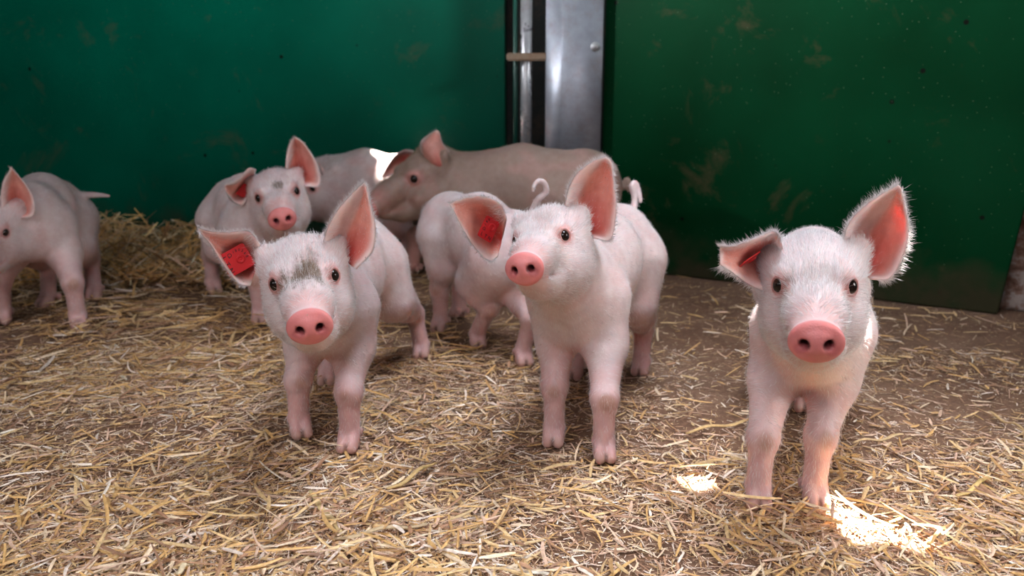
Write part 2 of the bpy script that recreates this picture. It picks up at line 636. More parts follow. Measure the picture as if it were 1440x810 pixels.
# dark backing board behind the pipes
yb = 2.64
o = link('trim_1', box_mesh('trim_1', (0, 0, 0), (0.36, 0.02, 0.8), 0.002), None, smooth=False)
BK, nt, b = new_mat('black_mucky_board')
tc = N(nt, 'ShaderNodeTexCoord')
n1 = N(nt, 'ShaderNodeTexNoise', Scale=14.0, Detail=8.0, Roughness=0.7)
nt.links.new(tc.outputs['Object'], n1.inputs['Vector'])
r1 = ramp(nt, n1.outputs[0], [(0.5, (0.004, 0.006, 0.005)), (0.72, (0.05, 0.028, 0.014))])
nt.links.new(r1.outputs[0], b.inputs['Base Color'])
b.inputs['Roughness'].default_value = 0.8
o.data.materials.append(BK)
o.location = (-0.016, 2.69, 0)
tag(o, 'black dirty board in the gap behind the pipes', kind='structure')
# unseen side wall, its height set to shade the lower right wall
o = wall_between('wall_side', (-2.4, 0.4), (-2.4, 3.15), 0, 1.50, 0.04, GREEN_L)

# ------------------------------------------------------------------ implicit surface toolkit
class Field:
    def __init__(s, lo, hi, h):
        s.lo = np.array(lo, np.float32); s.h = h
        s.n = np.ceil((np.array(hi) - np.array(lo)) / h).astype(int) + 1
        s.D = np.full(s.n, 0.5, np.float32)

    def box(s, lo, hi):
        i0 = np.clip(np.floor((np.array(lo) - s.lo) / s.h).astype(int), 0, s.n - 1)
        i1 = np.clip(np.ceil((np.array(hi) - s.lo) / s.h).astype(int) + 1, 1, s.n)
        ax = [s.lo[k] + s.h * np.arange(i0[k], i1[k], dtype=np.float32) for k in range(3)]
        return tuple(slice(a, b) for a, b in zip(i0, i1)), ax

    def grids(s, ax):
        return ax[0][:, None, None], ax[1][None, :, None], ax[2][None, None, :]

    def put(s, sl, d, k):
        A = s.D[sl]
        if k > 0:
            h = np.maximum(k - np.abs(A - d), 0) / k
            s.D[sl] = np.minimum(A, d) - h * h * k * 0.25
        else:
            k = -k
            d = -d
            h = np.maximum(k - np.abs(A - d), 0) / k
            s.D[sl] = np.maximum(A, d) + h * h * k * 0.25

    def cone(s, a, b, r1, r2, k=0.02, wide=None, ws=1.0):
        """rounded cone; cross-section stretched by ws along direction wide"""
        a = np.asarray(a, np.float32); b = np.asarray(b, np.float32)
        R = max(r1, r2) * max(ws, 1.0) + abs(k) + 2 * s.h
        sl, ax = s.box(np.minimum(a, b) - R, np.maximum(a, b) + R)
        X, Y, Z = s.grids(ax)
        ba = b - a
        L2 = float(ba @ ba) + 1e-12
        px, py_, pz = X - a[0], Y - a[1], Z - a[2]
        t = np.clip((px * ba[0] + py_ * ba[1] + pz * ba[2]) / L2, 0, 1)
        qx, qy, qz = px - ba[0] * t, py_ - ba[1] * t, pz - ba[2] * t
        if wide is not None:
            wv = nrm(wide)
            c = (qx * wv[0] + qy * wv[1] + qz * wv[2]) * (1 / ws - 1)
            qx = qx + c * wv[0]; qy = qy + c * wv[1]; qz = qz + c * wv[2]
        d = np.sqrt(qx * qx + qy * qy + qz * qz) - (r1 + (r2 - r1) * t)
        s.put(sl, d.astype(np.float32), k)

    def ell(s, c, r, M, k=0.02):
        """ellipsoid with axes = columns of M"""
        c = np.asarray(c, np.float32); r = np.asarray(r, np.float32)
        R = float(max(r)) + abs(k) + 2 * s.h
        sl, ax = s.box(c - R, c + R)
        X, Y, Z = s.grids(ax)
        px, py_, pz = X - c[0], Y - c[1], Z - c[2]
        k0 = 0; k1 = 0
        for i in range(3):
            q = px * M[0, i] + py_ * M[1, i] + pz * M[2, i]
            k0 = k0 + (q / r[i]) ** 2
            k1 = k1 + (q / r[i] ** 2) ** 2
        k0 = np.sqrt(k0); k1 = np.sqrt(k1) + 1e-9
        s.put(sl, (k0 * (k0 - 1) / k1).astype(np.float32), k)

    def torus(s, c, M, R, r, k, sx=1.0):
        """ring round axis M[:,0]; sx stretches along M[:,2]"""
        c = np.asarray(c, np.float32)
        B = R * max(sx, 1) + r + abs(k) + 2 * s.h
        sl, ax = s.box(c - B, c + B)
        X, Y, Z = s.grids(ax)
        px, py_, pz = X - c[0], Y - c[1], Z - c[2]
        q = [px * M[0, i] + py_ * M[1, i] + pz * M[2, i] for i in range(3)]
        rr = np.sqrt(q[1] ** 2 + (q[2] / sx) ** 2) - R
        s.put(sl, (np.sqrt(rr * rr + q[0] ** 2) - r).astype(np.float32), k)

    def mesh(s):
        D = s.D
        S = D < 0
        a = [slice(None, -1), slice(1, None)]
        cnt = np.zeros(tuple(np.array(D.shape) - 1), np.uint8)
        for i in (0, 1):
            for j in (0, 1):
                for k in (0, 1):
                    cnt += S[a[i], a[j], a[k]]
        mixed = (cnt > 0) & (cnt < 8)
        idx = np.argwhere(mixed)
        acc = np.zeros((len(idx), 3)); num = np.zeros(len(idx))
        corners = [(i, j, k) for i in (0, 1) for j in (0, 1) for k in (0, 1)]
        vals = {c: D[idx[:, 0] + c[0], idx[:, 1] + c[1], idx[:, 2] + c[2]] for c in corners}
        for c in corners:
            for ax in range(3):
                if c[ax] == 0:
                    e = list(c); e[ax] = 1; e = tuple(e)
                    v0, v1 = vals[c], vals[e]
                    cr = (v0 < 0) != (v1 < 0)
                    t = np.where(cr, v0 / np.where(cr, v0 - v1, 1), 0)
                    p = np.tile(np.array(c, float), (len(idx), 1))
                    p[:, ax] = t
                    acc += p * cr[:, None]; num += cr
        V = (idx + acc / num[:, None]) * s.h + s.lo
        vid = np.full(mixed.shape, -1, np.int64)
        vid[mixed] = np.arange(len(idx))
        F = []
        for ax in range(3):
            b, c = (ax + 1) % 3, (ax + 2) % 3
            sl0 = [slice(None)] * 3; sl1 = [slice(None)] * 3
            sl0[ax] = slice(None, -1); sl1[ax] = slice(1, None)
            ed = np.argwhere(S[tuple(sl0)] != S[tuple(sl1)])
            ok = (ed[:, b] > 0) & (ed[:, c] > 0) & (ed[:, b] < mixed.shape[b]) & (ed[:, c] < mixed.shape[c])
            ed = ed[ok]
            ins = S[ed[:, 0], ed[:, 1], ed[:, 2]]
            def cell(db, dc):
                e = ed.copy(); e[:, b] -= db; e[:, c] -= dc
                return vid[e[:, 0], e[:, 1], e[:, 2]]
            q = np.stack([cell(1, 1), cell(0, 1), cell(0, 0), cell(1, 0)], -1)
            q[~ins] = q[~ins][:, ::-1]
            F.append(q)
        return V, np.concatenate(F)


def face_normals(V, F):
    n = np.cross(V[F[:, 2]] - V[F[:, 0]], V[F[:, 3]] - V[F[:, 1]])
    return n


def ss(x, a, b):
    t = np.clip((x - a) / (b - a), 0, 1)
    return t * t * (3 - 2 * t)


# ------------------------------------------------------------------ head pose from the eyes and the snout
EYE_P = (0.004, 0.0365, 0.0)
DISC_P = (0.097, 0.0, -0.036)


def rot_from(v):
    return np.array(Matrix.Rotation(np.linalg.norm(v) + 1e-12, 3, Vector(nrm(v) if np.linalg.norm(v) > 1e-9 else (0, 0, 1))))


def proj(p):
    q = p - np.array([0, 0, CAM_H])
    zc = q[1] * CP - q[2] * SP
    yc = q[1] * SP + q[2] * CP
    return np.array([720 + FPX * q[0] / zc, 405 - FPX * yc / zc])


def fit_head(eyeL, eyeR, disc, depth, yaw0, scale0):
    """eyeL = the pig's left eye in pixels"""
    M0 = np.array(Matrix.Rotation(yaw0, 3, 'Z'))
    c0 = P((eyeL[0] + eyeR[0]) / 2, (eyeL[1] + eyeR[1]) / 2, depth)
    loc = [np.array([EYE_P[0], EYE_P[1], 0]), np.array([EYE_P[0], -EYE_P[1], 0]), np.array(DISC_P)]
    pix = [np.array(eyeL), np.array(eyeR), np.array(disc)]

    def res(x):
        M = rot_from(x[:3]) @ M0
        c = c0 + x[3:6]
        s = scale0 * (1 + x[6])
        r = []
        for l, p in zip(loc, pix):
            r.extend(proj(c + M @ l * s) - p)
        r.append(x[4] * 60)
        r.append(x[6] * 25)
        return np.array(r)
    x = np.zeros(7)
    lam = 1e-2
    r = res(x)
    for _ in range(80):
        J = np.zeros((len(r), 7))
        for i in range(7):
            y = x.copy(); y[i] += 1e-5
            J[:, i] = (res(y) - r) / 1e-5
        dx = np.linalg.solve(J.T @ J + lam * np.diag(np.diag(J.T @ J) + 1e-6), -J.T @ r)
        r2 = res(x + dx)
        if r2 @ r2 < r @ r:
            x = x + dx; r = r2; lam = max(lam * .4, 1e-7)
        else:
            lam *= 3
    M = rot_from(x[:3]) @ M0
    print('HEAD', 'resid', np.abs(r).max().round(2), 'depth', (c0 + x[3:6]).round(3), 'scale', round(scale0 * (1 + x[6]), 3), 'fwd', M[:, 0].round(2), 'up', M[:, 2].round(2))
    return c0 + x[3:6], M, scale0 * (1 + x[6])


def catmull(pts, n):
    pts = np.array(pts, float)
    m = len(pts)
    out = []
    for t in np.linspace(0, m - 1, n):
        i = min(int(t), m - 2)
        f = t - i
        p0 = pts[max(i - 1, 0)] if i > 0 else 2 * pts[0] - pts[1]
        p1, p2 = pts[i], pts[i + 1]
        p3 = pts[i + 2] if i + 2 < m else 2 * pts[-1] - pts[-2]
        out.append(0.5 * ((2 * p1) + (-p0 + p2) * f + (2 * p0 - 5 * p1 + 4 * p2 - p3) * f ** 2 + (-p0 + 3 * p1 - 3 * p2 + p3) * f ** 3))
    return np.array(out)


def ear_surface(rows, depth, nl=34, nw=19, thick=0.0042):
    """rows of three (u, v, offset) points from base to tip -> closed shell. Returns V, F, inner mask, rim distance, t"""
    A = catmull([P(r[0][0], r[0][1], depth + r[0][2]) for r in rows], nl)
    Mi = catmull([P(r[1][0], r[1][1], depth + r[1][2]) for r in rows], nl)
    B = catmull([P(r[2][0], r[2][1], depth + r[2][2]) for r in rows], nl)
    t = np.linspace(0, 1, nw)[None, :, None]
    Ct = 2 * Mi - (A + B) / 2
    S = (1 - t) ** 2 * A[:, None] + 2 * t * (1 - t) * Ct[:, None] + t ** 2 * B[:, None]
    dl = np.gradient(S, axis=0); dw = np.gradient(S, axis=1)
    n = np.cross(dl, dw)
    n /= np.linalg.norm(n, axis=2, keepdims=True) + 1e-12
    # orient towards the open (concave) side: the side where edges lie relative to the middle
    opn = ((A + B) / 2 - Mi)
    if (n[:, nw // 2] * opn).sum() < 0:
        n = -n
        flip = True
    else:
        flip = False
    tl = np.linspace(0, 1, nl)[:, None]
    tw = np.linspace(0, 1, nw)[None, :]
    edge = np.minimum(np.minimum(tw, 1 - tw) * 2, (1 - tl) * 3)
    th = thick * (0.55 + 0.45 * np.clip(edge * 3.0, 0, 1) ** 0.5) * (1.2 - 0.65 * tl)
    S1 = S + n * th[..., None] * 0.5
    S2 = S - n * th[..., None] * 0.5
    V = np.concatenate([S1.reshape(-1, 3), S2.reshape(-1, 3)])
    idx = np.arange(nl * nw).reshape(nl, nw)
    q = np.stack([idx[:-1, :-1], idx[1:, :-1], idx[1:, 1:], idx[:-1, 1:]], -1).reshape(-1, 4)
    K = nl * nw
    f1 = q if not flip else q[:, ::-1]
    f2 = (q + K)[:, ::-1] if not flip else q + K
    rim = list(idx[:, 0]) + list(idx[-1, 1:]) + list(idx[::-1, -1][1:]) + list(idx[0, ::-1][1:-1])
    rim = np.array(rim); rn = np.roll(rim, -1)
    fr = np.stack([rim, rn, rn + K, rim + K], -1)
    if not flip: fr = fr[:, ::-1]
    inner = np.concatenate([np.ones(K), np.zeros(K)])
    ed = np.concatenate([edge.ravel(), edge.ravel()])
    tt = np.concatenate([np.repeat(tl.ravel(), nw)] * 2)
    ww = np.concatenate([np.tile(tw.ravel(), nl)] * 2)
    return V, np.concatenate([f1, f2, fr]), inner, ed, tt, ww, S, n


def make_hairs(Pn, Nn, Dn, length, width, rng):
    """tapered hair blades: Pn roots, Nn normals, Dn directions"""
    n = len(Pn)
    L = length[:, None]
    d = Dn / (np.linalg.norm(Dn, axis=1, keepdims=True) + 1e-9)
    p0 = Pn - Nn * 0.0008
    bend = -Nn * 0.22 + rng.normal(0, 0.12, (n, 3))
    p1 = Pn + d * L * 0.5
    p2 = Pn + (d + bend) * L
    s = np.cross(d, rng.normal(0, 1, (n, 3)))
    s /= np.linalg.norm(s, axis=1, keepdims=True) + 1e-9
    wv = s * width[:, None] * 0.5
    V = np.stack([p0 - wv, p0 + wv, p1 - wv * .8, p1 + wv * .8, p2], 1).reshape(-1, 3)
    b = np.arange(n)[:, None] * 5
    Fq = b + np.array([[0, 1, 3, 2]])
    Ft = b + np.array([[2, 3, 4]])
    return V, [Fq, Ft]


def sample_faces(V, F, weight, n, rng):
    fn = face_normals(V, F)
    area = np.linalg.norm(fn, axis=1) * 0.5
    wv = area * weight
    if wv.sum() <= 0:
        return None
    pick = rng.choice(len(F), n, p=wv / wv.sum())
    a, b = rng.random((2, n, 1))
    q = V[F[pick]]
    p = (q[:, 0] * (1 - a) + q[:, 1] * a) * (1 - b) + (q[:, 3] * (1 - a) + q[:, 2] * a) * b
    nn = fn[pick] / (np.linalg.norm(fn[pick], axis=1, keepdims=True) + 1e-12)
    return p, nn, pick


BASE = np.array([0.68, 0.575, 0.57])
PINK = np.array([0.66, 0.33, 0.30])
SNOUT = np.array([0.68, 0.235, 0.225])
INEAR = np.array([0.80, 0.27, 0.21])
DEEP = np.array([0.60, 0.035, 0.03])
HOOF = np.array([0.50, 0.31, 0.24])


def pig(cfg):
    rng = np.random.default_rng(cfg.get('seed', 1))
    h = cfg.get('h', 0.003)
    sc = cfg.get('scale', 1.0)
    S = np.array(cfg['S']); Hp = np.array(cfg['Hp'])          # centres of the shoulder and hip masses
    fwd = nrm(S - Hp)
    fh = nrm([fwd[0], fwd[1], 0])
    left = np.array([-fh[1], fh[0], 0])
    upv = np.array([0, 0, 1.0])
    feet = {k: np.array([*p[:2], p[2] if len(p) > 2 else 0.0]) for k, p in cfg['feet'].items()}
    hc, HM, hs = cfg['head']
    def hl(x, y, z):
        return hc + HM @ (np.array([x, y, z]) * hs)
    pts = [S, Hp, hc, hl(.11, 0, -.05), *feet.values()]
    lo = np.min(pts, 0) - 0.14 * sc; hi = np.max(pts, 0) + 0.14 * sc
    lo[2] = -0.01
    fld = Field(lo, hi, h)
    fat = cfg.get('fat', 1.0)
    r = 0.062 * sc * fat
    # torso
    mid = (S + Hp) / 2 + upv * cfg.get('arch', 0.012) * sc
    fld.cone(S, mid, r * 1.0, r * 1.05, 0.02, upv, 1.25)
    fld.cone(mid, Hp, r * 1.05, r * 1.02, 0.02, upv, 1.2)
    fld.cone(mid - upv * .024 * sc, S - upv * .018 * sc, r * .88, r * .78, 0.03)
    # rump rounding and withers
    fld.ell(Hp - fwd * .018 * sc + upv * .004 * sc, np.array([.068, .064, .074]) * sc * fat, np.stack([fh, left, upv], 1), .02)
    # brisket in front of the shoulders
    fld.cone(S + fh * .03 * sc - upv * .02 * sc, S + fh * .033 * sc - upv * .040 * sc, .050 * sc * fat, .034 * sc * fat, .022)
    # neck
    nb = hl(-.070, 0, -.022)
    fld.cone(S + fh * .02 * sc + upv * .010 * sc, nb, .062 * sc * fat, .053 * hs, 0.03)
    fld.cone(S + fh * .03 * sc - upv * .035 * sc, hl(-.045, 0, -.052), .050 * sc * fat, .042 * hs, 0.03)

    # legs
    legs = {}
    for k, f in feet.items():
        fore = k[0] == 'F'
        sd = 1 if k[1] == 'L' else -1
        base = S if fore else Hp
        toe = nrm(cfg.get('toe', {}).get(k, fh))
        tl_ = np.cross(upv, toe)
        tl_ = nrm(tl_)
        if fore:
            top = base + left * sd * .040 * sc * fat - upv * .035 * sc
            fet = f - toe * .012 * sc + upv * .026 * sc
            carp = fet + upv * .047 * sc + (top - fet) * 0.10 + toe * .002
            elb = carp * .42 + top * .58 - fh * .014 * sc
            if 'carpus' in cfg and k in cfg['carpus']:
                carp = np.array(cfg['carpus'][k])
            fld.cone(top + upv * .02 * sc, elb, .042 * sc, .031 * sc, .022, fh, 1.2)
            fld.cone(elb, carp, .0315 * sc, .0185 * sc, .018)
            fld.cone(carp, carp, .0188 * sc, .0188 * sc, .012)
            fld.cone(carp, fet, .0170 * sc, .0155 * sc, .010)
            knee = carp
        else:
            top = base + left * sd * .036 * sc * fat - upv * .02 * sc
            fet = f - toe * .010 * sc + upv * .026 * sc
            hock = fet + upv * .062 * sc - fh * .028 * sc + (top - fet) * np.array([1, 1, 0]) * .22
            stf = hock * .42 + top * .58 + fh * .050 * sc - upv * .012 * sc
            stf = stf + left * sd * .004
            fld.cone(top, stf, .054 * sc, .038 * sc, .028, fh, 1.12)
            fld.cone(top - fh * .02 * sc, (stf + hock) / 2 - fh * .006, .044 * sc, .027 * sc, .024)
            fld.cone(stf, hock, .034 * sc, .0185 * sc, .02)
            fld.cone(hock, hock - fh * .004, .0185 * sc, .016 * sc, .010)
            fld.cone(hock, fet, .0168 * sc, .0150 * sc, .010)
            knee = hock
        # two toes and the dew claws
        for q in (-1, 1):
            a = fet + tl_ * q * .0055 * sc + toe * .002
            bb = f + tl_ * q * .0080 * sc + toe * .009 * sc + upv * .0078 * sc
            fld.cone(a, bb, .0118 * sc, .0078 * sc, .003)
            fld.cone(f + tl_ * q * .0075 * sc - toe * .007 * sc + upv * .010 * sc, bb, .0092 * sc, .0076 * sc, .003)
            dc = fet - toe * .016 * sc + tl_ * q * .011 * sc - upv * .004 * sc
            fld.cone(dc, dc - upv * .007 * sc, .0055 * sc, .004 * sc, .003)
        legs[k] = (top, knee, fet, f, toe, tl_)

    # head
    he = lambda c, rr, k=.02, tilt=0: fld.ell(hl(*c), np.array(rr) * hs, HM @ np.array(Matrix.Rotation(tilt, 3, 'Y')), k)
    hcone = lambda a, b2, r1, r2, k=.02, ws=1.0: fld.cone(hl(*a), hl(*b2), r1 * hs, r2 * hs, k, HM[:, 1], ws)
    he((-.046, 0, -.006), (.058, .052, .045))
    he((-.068, 0, .004), (.040, .046, .038), .022)
    for q in (-1, 1):
        he((-.040, q * .024, -.046), (.050, .031, .036), .022)
        he((-.012, q * .024, -.040), (.032, .022, .026), .018)
        he((-.006, q * .026, .012), (.020, .014, .010), .012)      # brow
        hcone((-.056, q * .036, .014), (-.064, q * .048, .028), .019, .012, .018)   # ear root
    hcone((-.022, 0, -.008), (.045, 0, -.022), .034, .0262, .018, 1.02)
    hcone((.045, 0, -.022), (.084, 0, -.033), .0280, .0215, .014, 1.12)
    # folds over the snout
    for xq in (.070, .079):
        fld.torus(hl(xq, 0, -.031), HM, .0195 * hs, .0028 * hs, .004)
    # snout disc, slightly tilted, with a flared rim
    Rd = HM @ np.array(Matrix.Rotation(0.16, 3, 'Y'))
    dc = hl(.089, 0, -.0345)
    fld.ell(dc, np.array([.0095, .0265, .0205]) * hs, Rd, .004)
    fld.ell(dc + Rd[:, 2] * -.006 * hs, np.array([.0085, .0235, .0175]) * hs, Rd, .004)
    fld.torus(dc + Rd[:, 0] * .0035 * hs, np.stack([Rd[:, 0], Rd[:, 2], Rd[:, 1]], 1), .0178 * hs, .0042 * hs, .004, 1.22)
    # lower jaw, lips
    hcone((-.035, 0, -.058), (.030, 0, -.062), .038, .022, .02, 1.05)
    hcone((.030, 0, -.060), (.066, 0, -.0535), .0215, .0145, .012, 1.35)
    for q in (-1, 1):       # mouth line
        fld.cone(hl(.082, q * .006, -.0515), hl(.050, q * .024, -.050), .0013 * hs, .0016 * hs, -.003)
        fld.cone(hl(.050, q * .024, -.050), hl(.022, q * .0385, -.043), .0016 * hs, .0016 * hs, -.003)
        # nostrils
        nz = dc + Rd @ (np.array([.010, q * .0112, .0005]) * hs)
        fld.cone(nz + Rd[:, 0] * .004, nz - Rd[:, 0] * .016 * hs, .0046 * hs, .0032 * hs, -.0035, Rd[:, 2], 1.15)
        fld.cone(nz + Rd @ (np.array([.002, q * .004, -.004]) * hs), nz + Rd @ (np.array([.000, q * .006, -.006]) * hs), .0022 * hs, .0012 * hs, -.005)
        # eye socket and lids
        ed = nrm(HM @ np.array([.62, q * .77, .08]))
        ec = hl(.000, q * .0325, 0)
        EM = np.stack([ed, nrm(np.cross(HM[:, 2], ed)), nrm(np.cross(ed, np.cross(HM[:, 2], ed)))], 1)
        fld.ell(ec + ed * .006 * hs, np.array([.012, .0105, .0095]) * hs, EM, -.006)
        fld.ell(ec + ed * .0005 * hs, np.array([.0085, .0122, .0115]) * hs, EM, .004)
        fld.torus(ec + ed * .0066 * hs, EM, .0086 * hs, .0021 * hs, .003, 1.05)
        fld.cone(ec + ed * .0085 * hs, ec + ed * .016 * hs, .0070 * hs, .0085 * hs, -.0015, EM[:, 2], 1.12)
    fld.cone(dc + Rd @ (np.array([.014, 0, -.0260]) * hs), dc + Rd @ (np.array([.004, 0, -.0255]) * hs), .0018 * hs, .0010 * hs, -.003)

    # tail
    if 'tail' in cfg:
        tp = catmull(cfg['tail'], 40)
        tr_ = cfg.get('tail_r', .0065) * sc
        for i in range(len(tp) - 1):
            f0 = i / (len(tp) - 1); f1 = (i + 1) / (len(tp) - 1)
            fld.cone(tp[i], tp[i + 1], tr_ * (1.25 - .7 * f0), tr_ * (1.25 - .7 * f1), .0015 if i > 3 else .006)
    V, F = fld.mesh()
    # keep the largest shell only? (none detached by construction)
    nV = len(V)
    # ---------------- colour
    tan = cfg.get('tan', 0.0)
    base = BASE * (1 - tan) + np.array([0.30, 0.20, 0.145]) * tan
    col = np.tile(base, (nV, 1))
    def blend(mask, c, a=1.0):
        m_ = (mask * a)[:, None]
        return col * (1 - m_) + np.array(c) * m_
    L = (V - hc) @ HM / hs
    # mottled pinker skin
    nz = vnoise(V[:, 0] + V[:, 1] * .7, V[:, 2] + V[:, 1] * .4, 26, cfg.get('seed', 1))
    col = blend(ss(nz, .45, .9), PINK, .22)
    # lower legs and belly pinker
    low = ss(V[:, 2], .17 * sc, .06 * sc)
    body = ss(np.linalg.norm(L, axis=1), .11, .14)
    col = blend(low * body, PINK * .95, .6)
    # chest between the front legs
    dch = np.linalg.norm((V - (S + fh * .03 * sc - upv * .085 * sc)) / np.array([.05, .05, .05]), axis=1)
    col = blend(ss(dch, 1.2, .3), PINK, .5)
    for k, (top, knee, fet, f, toe, tl_) in legs.items():
        dk = np.linalg.norm((V - (knee + toe * .014 * sc)) / (np.array([.012, .012, .014]) * sc), axis=1)
        col = blend(ss(dk + .5 * (nz - .5), 1.15, .7), (.40, .22, .13), .55 if k[0] == 'F' else .4)
        df = np.linalg.norm((V - f)[:, :2], axis=1)
        hf = ss(V[:, 2] - f[2], .020 * sc, .012 * sc) * ss(df, .05 * sc, .04 * sc)
        col = blend(hf, HOOF, .6)
        gap = hf * ss(np.abs((V - f) @ tl_), .004, .0015) * ss(V[:, 2] - f[2], .022, .012)
        col = blend(gap, (.10, .04, .03), .7)
    # snout disc
    Q = (V - dc) @ Rd / hs
    dm = ss(Q[:, 0], -.002, .003) * ss(np.sqrt((Q[:, 1] / .029) ** 2 + ((Q[:, 2] + .002) / .026) ** 2), 1.12, .95)
    col = blend(dm, SNOUT)
    near = ss(np.sqrt(((L[:, 0] - .07) / .022) ** 2 + (L[:, 1] / .03) ** 2 + ((L[:, 2] + .025) / .03) ** 2), 1.3, .6)
    col = blend(near * (1 - dm), PINK, .6)
    # eyes surroundings
    for q in (-1, 1):
        de = np.linalg.norm((L - np.array([.003, q * .036, 0.002])) / np.array([.022, .018, .017]), axis=1)
        col = blend(ss(de, 1.25, .55), (.74, .37, .35), .75)
        de2 = np.linalg.norm((L - np.array([.005, q * .0365, 0])) / np.array([.013, .013, .0105]), axis=1)
        col = blend(ss(de2, 1.05, .8), (.36, .15, .13), .8)
        nzq = np.linalg.norm((Q - np.array([.008, q * .0112, .0005])) / np.array([.02, .0058, .006]), axis=1)
        col = blend(ss(nzq, 1.15, .85), (.10, .015, .018), .9)
        nzr = np.linalg.norm((Q - np.array([.008, q * .0145, -.005])) / np.array([.02, .008, .008]), axis=1)
        col = blend(ss(nzr, 1.1, .5), (.45, .10, .11), .5)
    # mouth
    mo = ss(np.abs(L[:, 2] + .0505), .0035, .001) * ss(L[:, 0], .02, .04) * ss(L[:, 0], .095, .08)
    col = blend(mo, (.45, .16, .14), .45)
    # dirt marks on face
    for (cx, cy, cz, rr, am, cc) in cfg.get('dirt', []):
        dd = np.linalg.norm((L - np.array([cx, cy, cz])) / np.array(rr), axis=1)
        nn_ = vnoise(L[:, 1] * 1.0, L[:, 0] + L[:, 2], 170, 5)
        n2_ = vnoise(L[:, 1] + .3, L[:, 0] - L[:, 2], 380, 6)
        col = blend(ss(dd + .9 * (nn_ - .5) + .5 * (n2_ - .5), 1.15, .5), cc, am)
    # body dirt
    for (p, rr, am, cc) in cfg.get('spots', []):
        dd = np.linalg.norm((V - p), axis=1) / rr
        col = blend(ss(dd + .6 * (nz - .5), 1.1, .6), cc, am)
    # ---------------- ears
    AV, AF, AC = [V], [F], [col]
    off = nV
    earinfo = []
    for er in cfg.get('ears', []):
        ev, ef, inner, ed_, tt, ww, Sg, Ng = ear_surface(er['rows'], hc[1], thick=er.get('thick', .0045) * hs)
        deep = ss(tt, .62, .05) * ss(np.abs(ww - er.get('deep', .45)), .50, .05)
        c_in = np.array([.82, .40, .33]) * (1 - deep[:, None]) + DEEP * deep[:, None] * .82 + INEAR * deep[:, None] * .18
        rim = ss(ed_, .0, .28)[:, None]
        fl = er.get('fold', .2)
        fo = (ss(ww, fl, fl - .14) * ss(tt, 1.0, .8))[:, None]
        c_in = c_in * (1 - fo) + (base * .75 + np.array([.86, .55, .45]) * .25) * fo
        vein = (vnoise(tt * 3, ww * 7, 3.3, 9) - .5)[:, None] * .10
        c_in = np.clip(c_in + vein, 0, 1) * rim + np.array([.90, .74, .71]) * (1 - rim)
        c_out = np.tile(base, (len(ev), 1)) * .8 + PINK * .2
        cc = np.where(inner[:, None] > .5, c_in, c_out)
        if er.get('flip'):
            cc = np.where(inner[:, None] > .5, c_out, c_in)
        AV.append(ev); AF.append(ef + off); AC.append(np.clip(cc * (1 - tan * .25), 0, 1))
        off += len(ev)
        earinfo.append((Sg, Ng))
    Va = np.concatenate(AV); Fa = np.concatenate(AF); Ca = np.concatenate(AC)
    root = bpy.data.objects.new('piglet', None)
    C.objects.link(root)
    loc = np.array([*((feet['FL'] + feet['FR'] + feet['HL'] + feet['HR']) / 4)[:2], 0.0])
    root.location = loc
    tag(root, cfg['label'], 'pig', 'piglets standing in the straw pen')
    ob = link('body', mesh_np('body', Va - loc, [Fa], Ca), SKIN, root)
    # ---------------- eyes
    for q in (-1, 1):
        if q in cfg.get('no_eye', ()): continue
        ed = nrm(HM @ np.array([.62, q * .77, .08]))
        ec = hl(.000, q * .0325, 0) + ed * .0018 * hs
        bm = bmesh.new()
        bmesh.ops.create_uvsphere(bm, u_segments=28, v_segments=18, radius=.0092 * hs)
        me = bpy.data.meshes.new('eye')
        bm.to_mesh(me); bm.free()
        o = link('eye', me, EYE, root)
        o.location = ec - loc
    # ---------------- bristles
    nb_ = cfg.get('hairs', 4000)
    fn = face_normals(V, F); fc = V[F].mean(1)
    Lf = (fc - hc) @ HM / hs
    Qf = (fc - dc) @ Rd / hs
    wgt = np.ones(len(F))
    wgt *= 1 - ss(Qf[:, 0], -.006, -.003) * ss(np.linalg.norm(Qf, axis=1), .045, .04)     # bare disc
    wgt *= ss(fc[:, 2], .008, .025)
    isface = ss(np.linalg.norm(Lf - np.array([-.02, 0, 0]), axis=1), .11, .09)
    wgt *= 1 + 3.0 * isface
    for q in (-1, 1):
        wgt *= ss(np.linalg.norm(Lf - np.array([.006, q * .038, 0]), axis=1), .010, .013)
    tocam = nrm(np.array([0, 0, CAM_H]) - (S + Hp) / 2)
    wgt *= np.where((fn @ tocam) > -.45 * np.linalg.norm(fn, axis=1), 1, .15)
    p, nn, pick = sample_faces(V, F, wgt, nb_, rng)
    Lp = (p - hc) @ HM / hs
    hm = ss(np.linalg.norm(Lp - np.array([-.02, 0, 0]), axis=1), .12, .09)[:, None]
    bodydir = -fh * .8 - upv * .5
    top = (Lp[:, 2:3] > .0) * 1.0
    hd = (HM @ np.array([-1, 0, .15])) + (HM[:, 1] * np.sign(Lp[:, 1:2]) * .5 - HM[:, 2] * .4) * (1 - top)
    hd = hd + HM[:, 2] * .25 * top
    d = hd * hm + bodydir * (1 - hm)
    legm = ss(p[:, 2], .14 * sc, .09 * sc)[:, None] * (1 - hm)
    d = d * (1 - legm) - upv * legm
    d = d - nn * (d * nn).sum(1, keepdims=True)
    d = d / (np.linalg.norm(d, axis=1, keepdims=True) + 1e-6) + nn * rng.uniform(.12, .55, (nb_, 1)) + rng.normal(0, .16, (nb_, 3))
    Ln = rng.uniform(.006, .012, nb_) * (1 + .45 * hm[:, 0] * top[:, 0]) * cfg.get('hair_len', 1.0)
    Wd = rng.uniform(.00028, .00048, nb_) * cfg.get('hair_w', 1.0)
    HV, HF = make_hairs(p, nn, d, Ln, Wd, rng)
    fcol = col[F[pick, 0]]
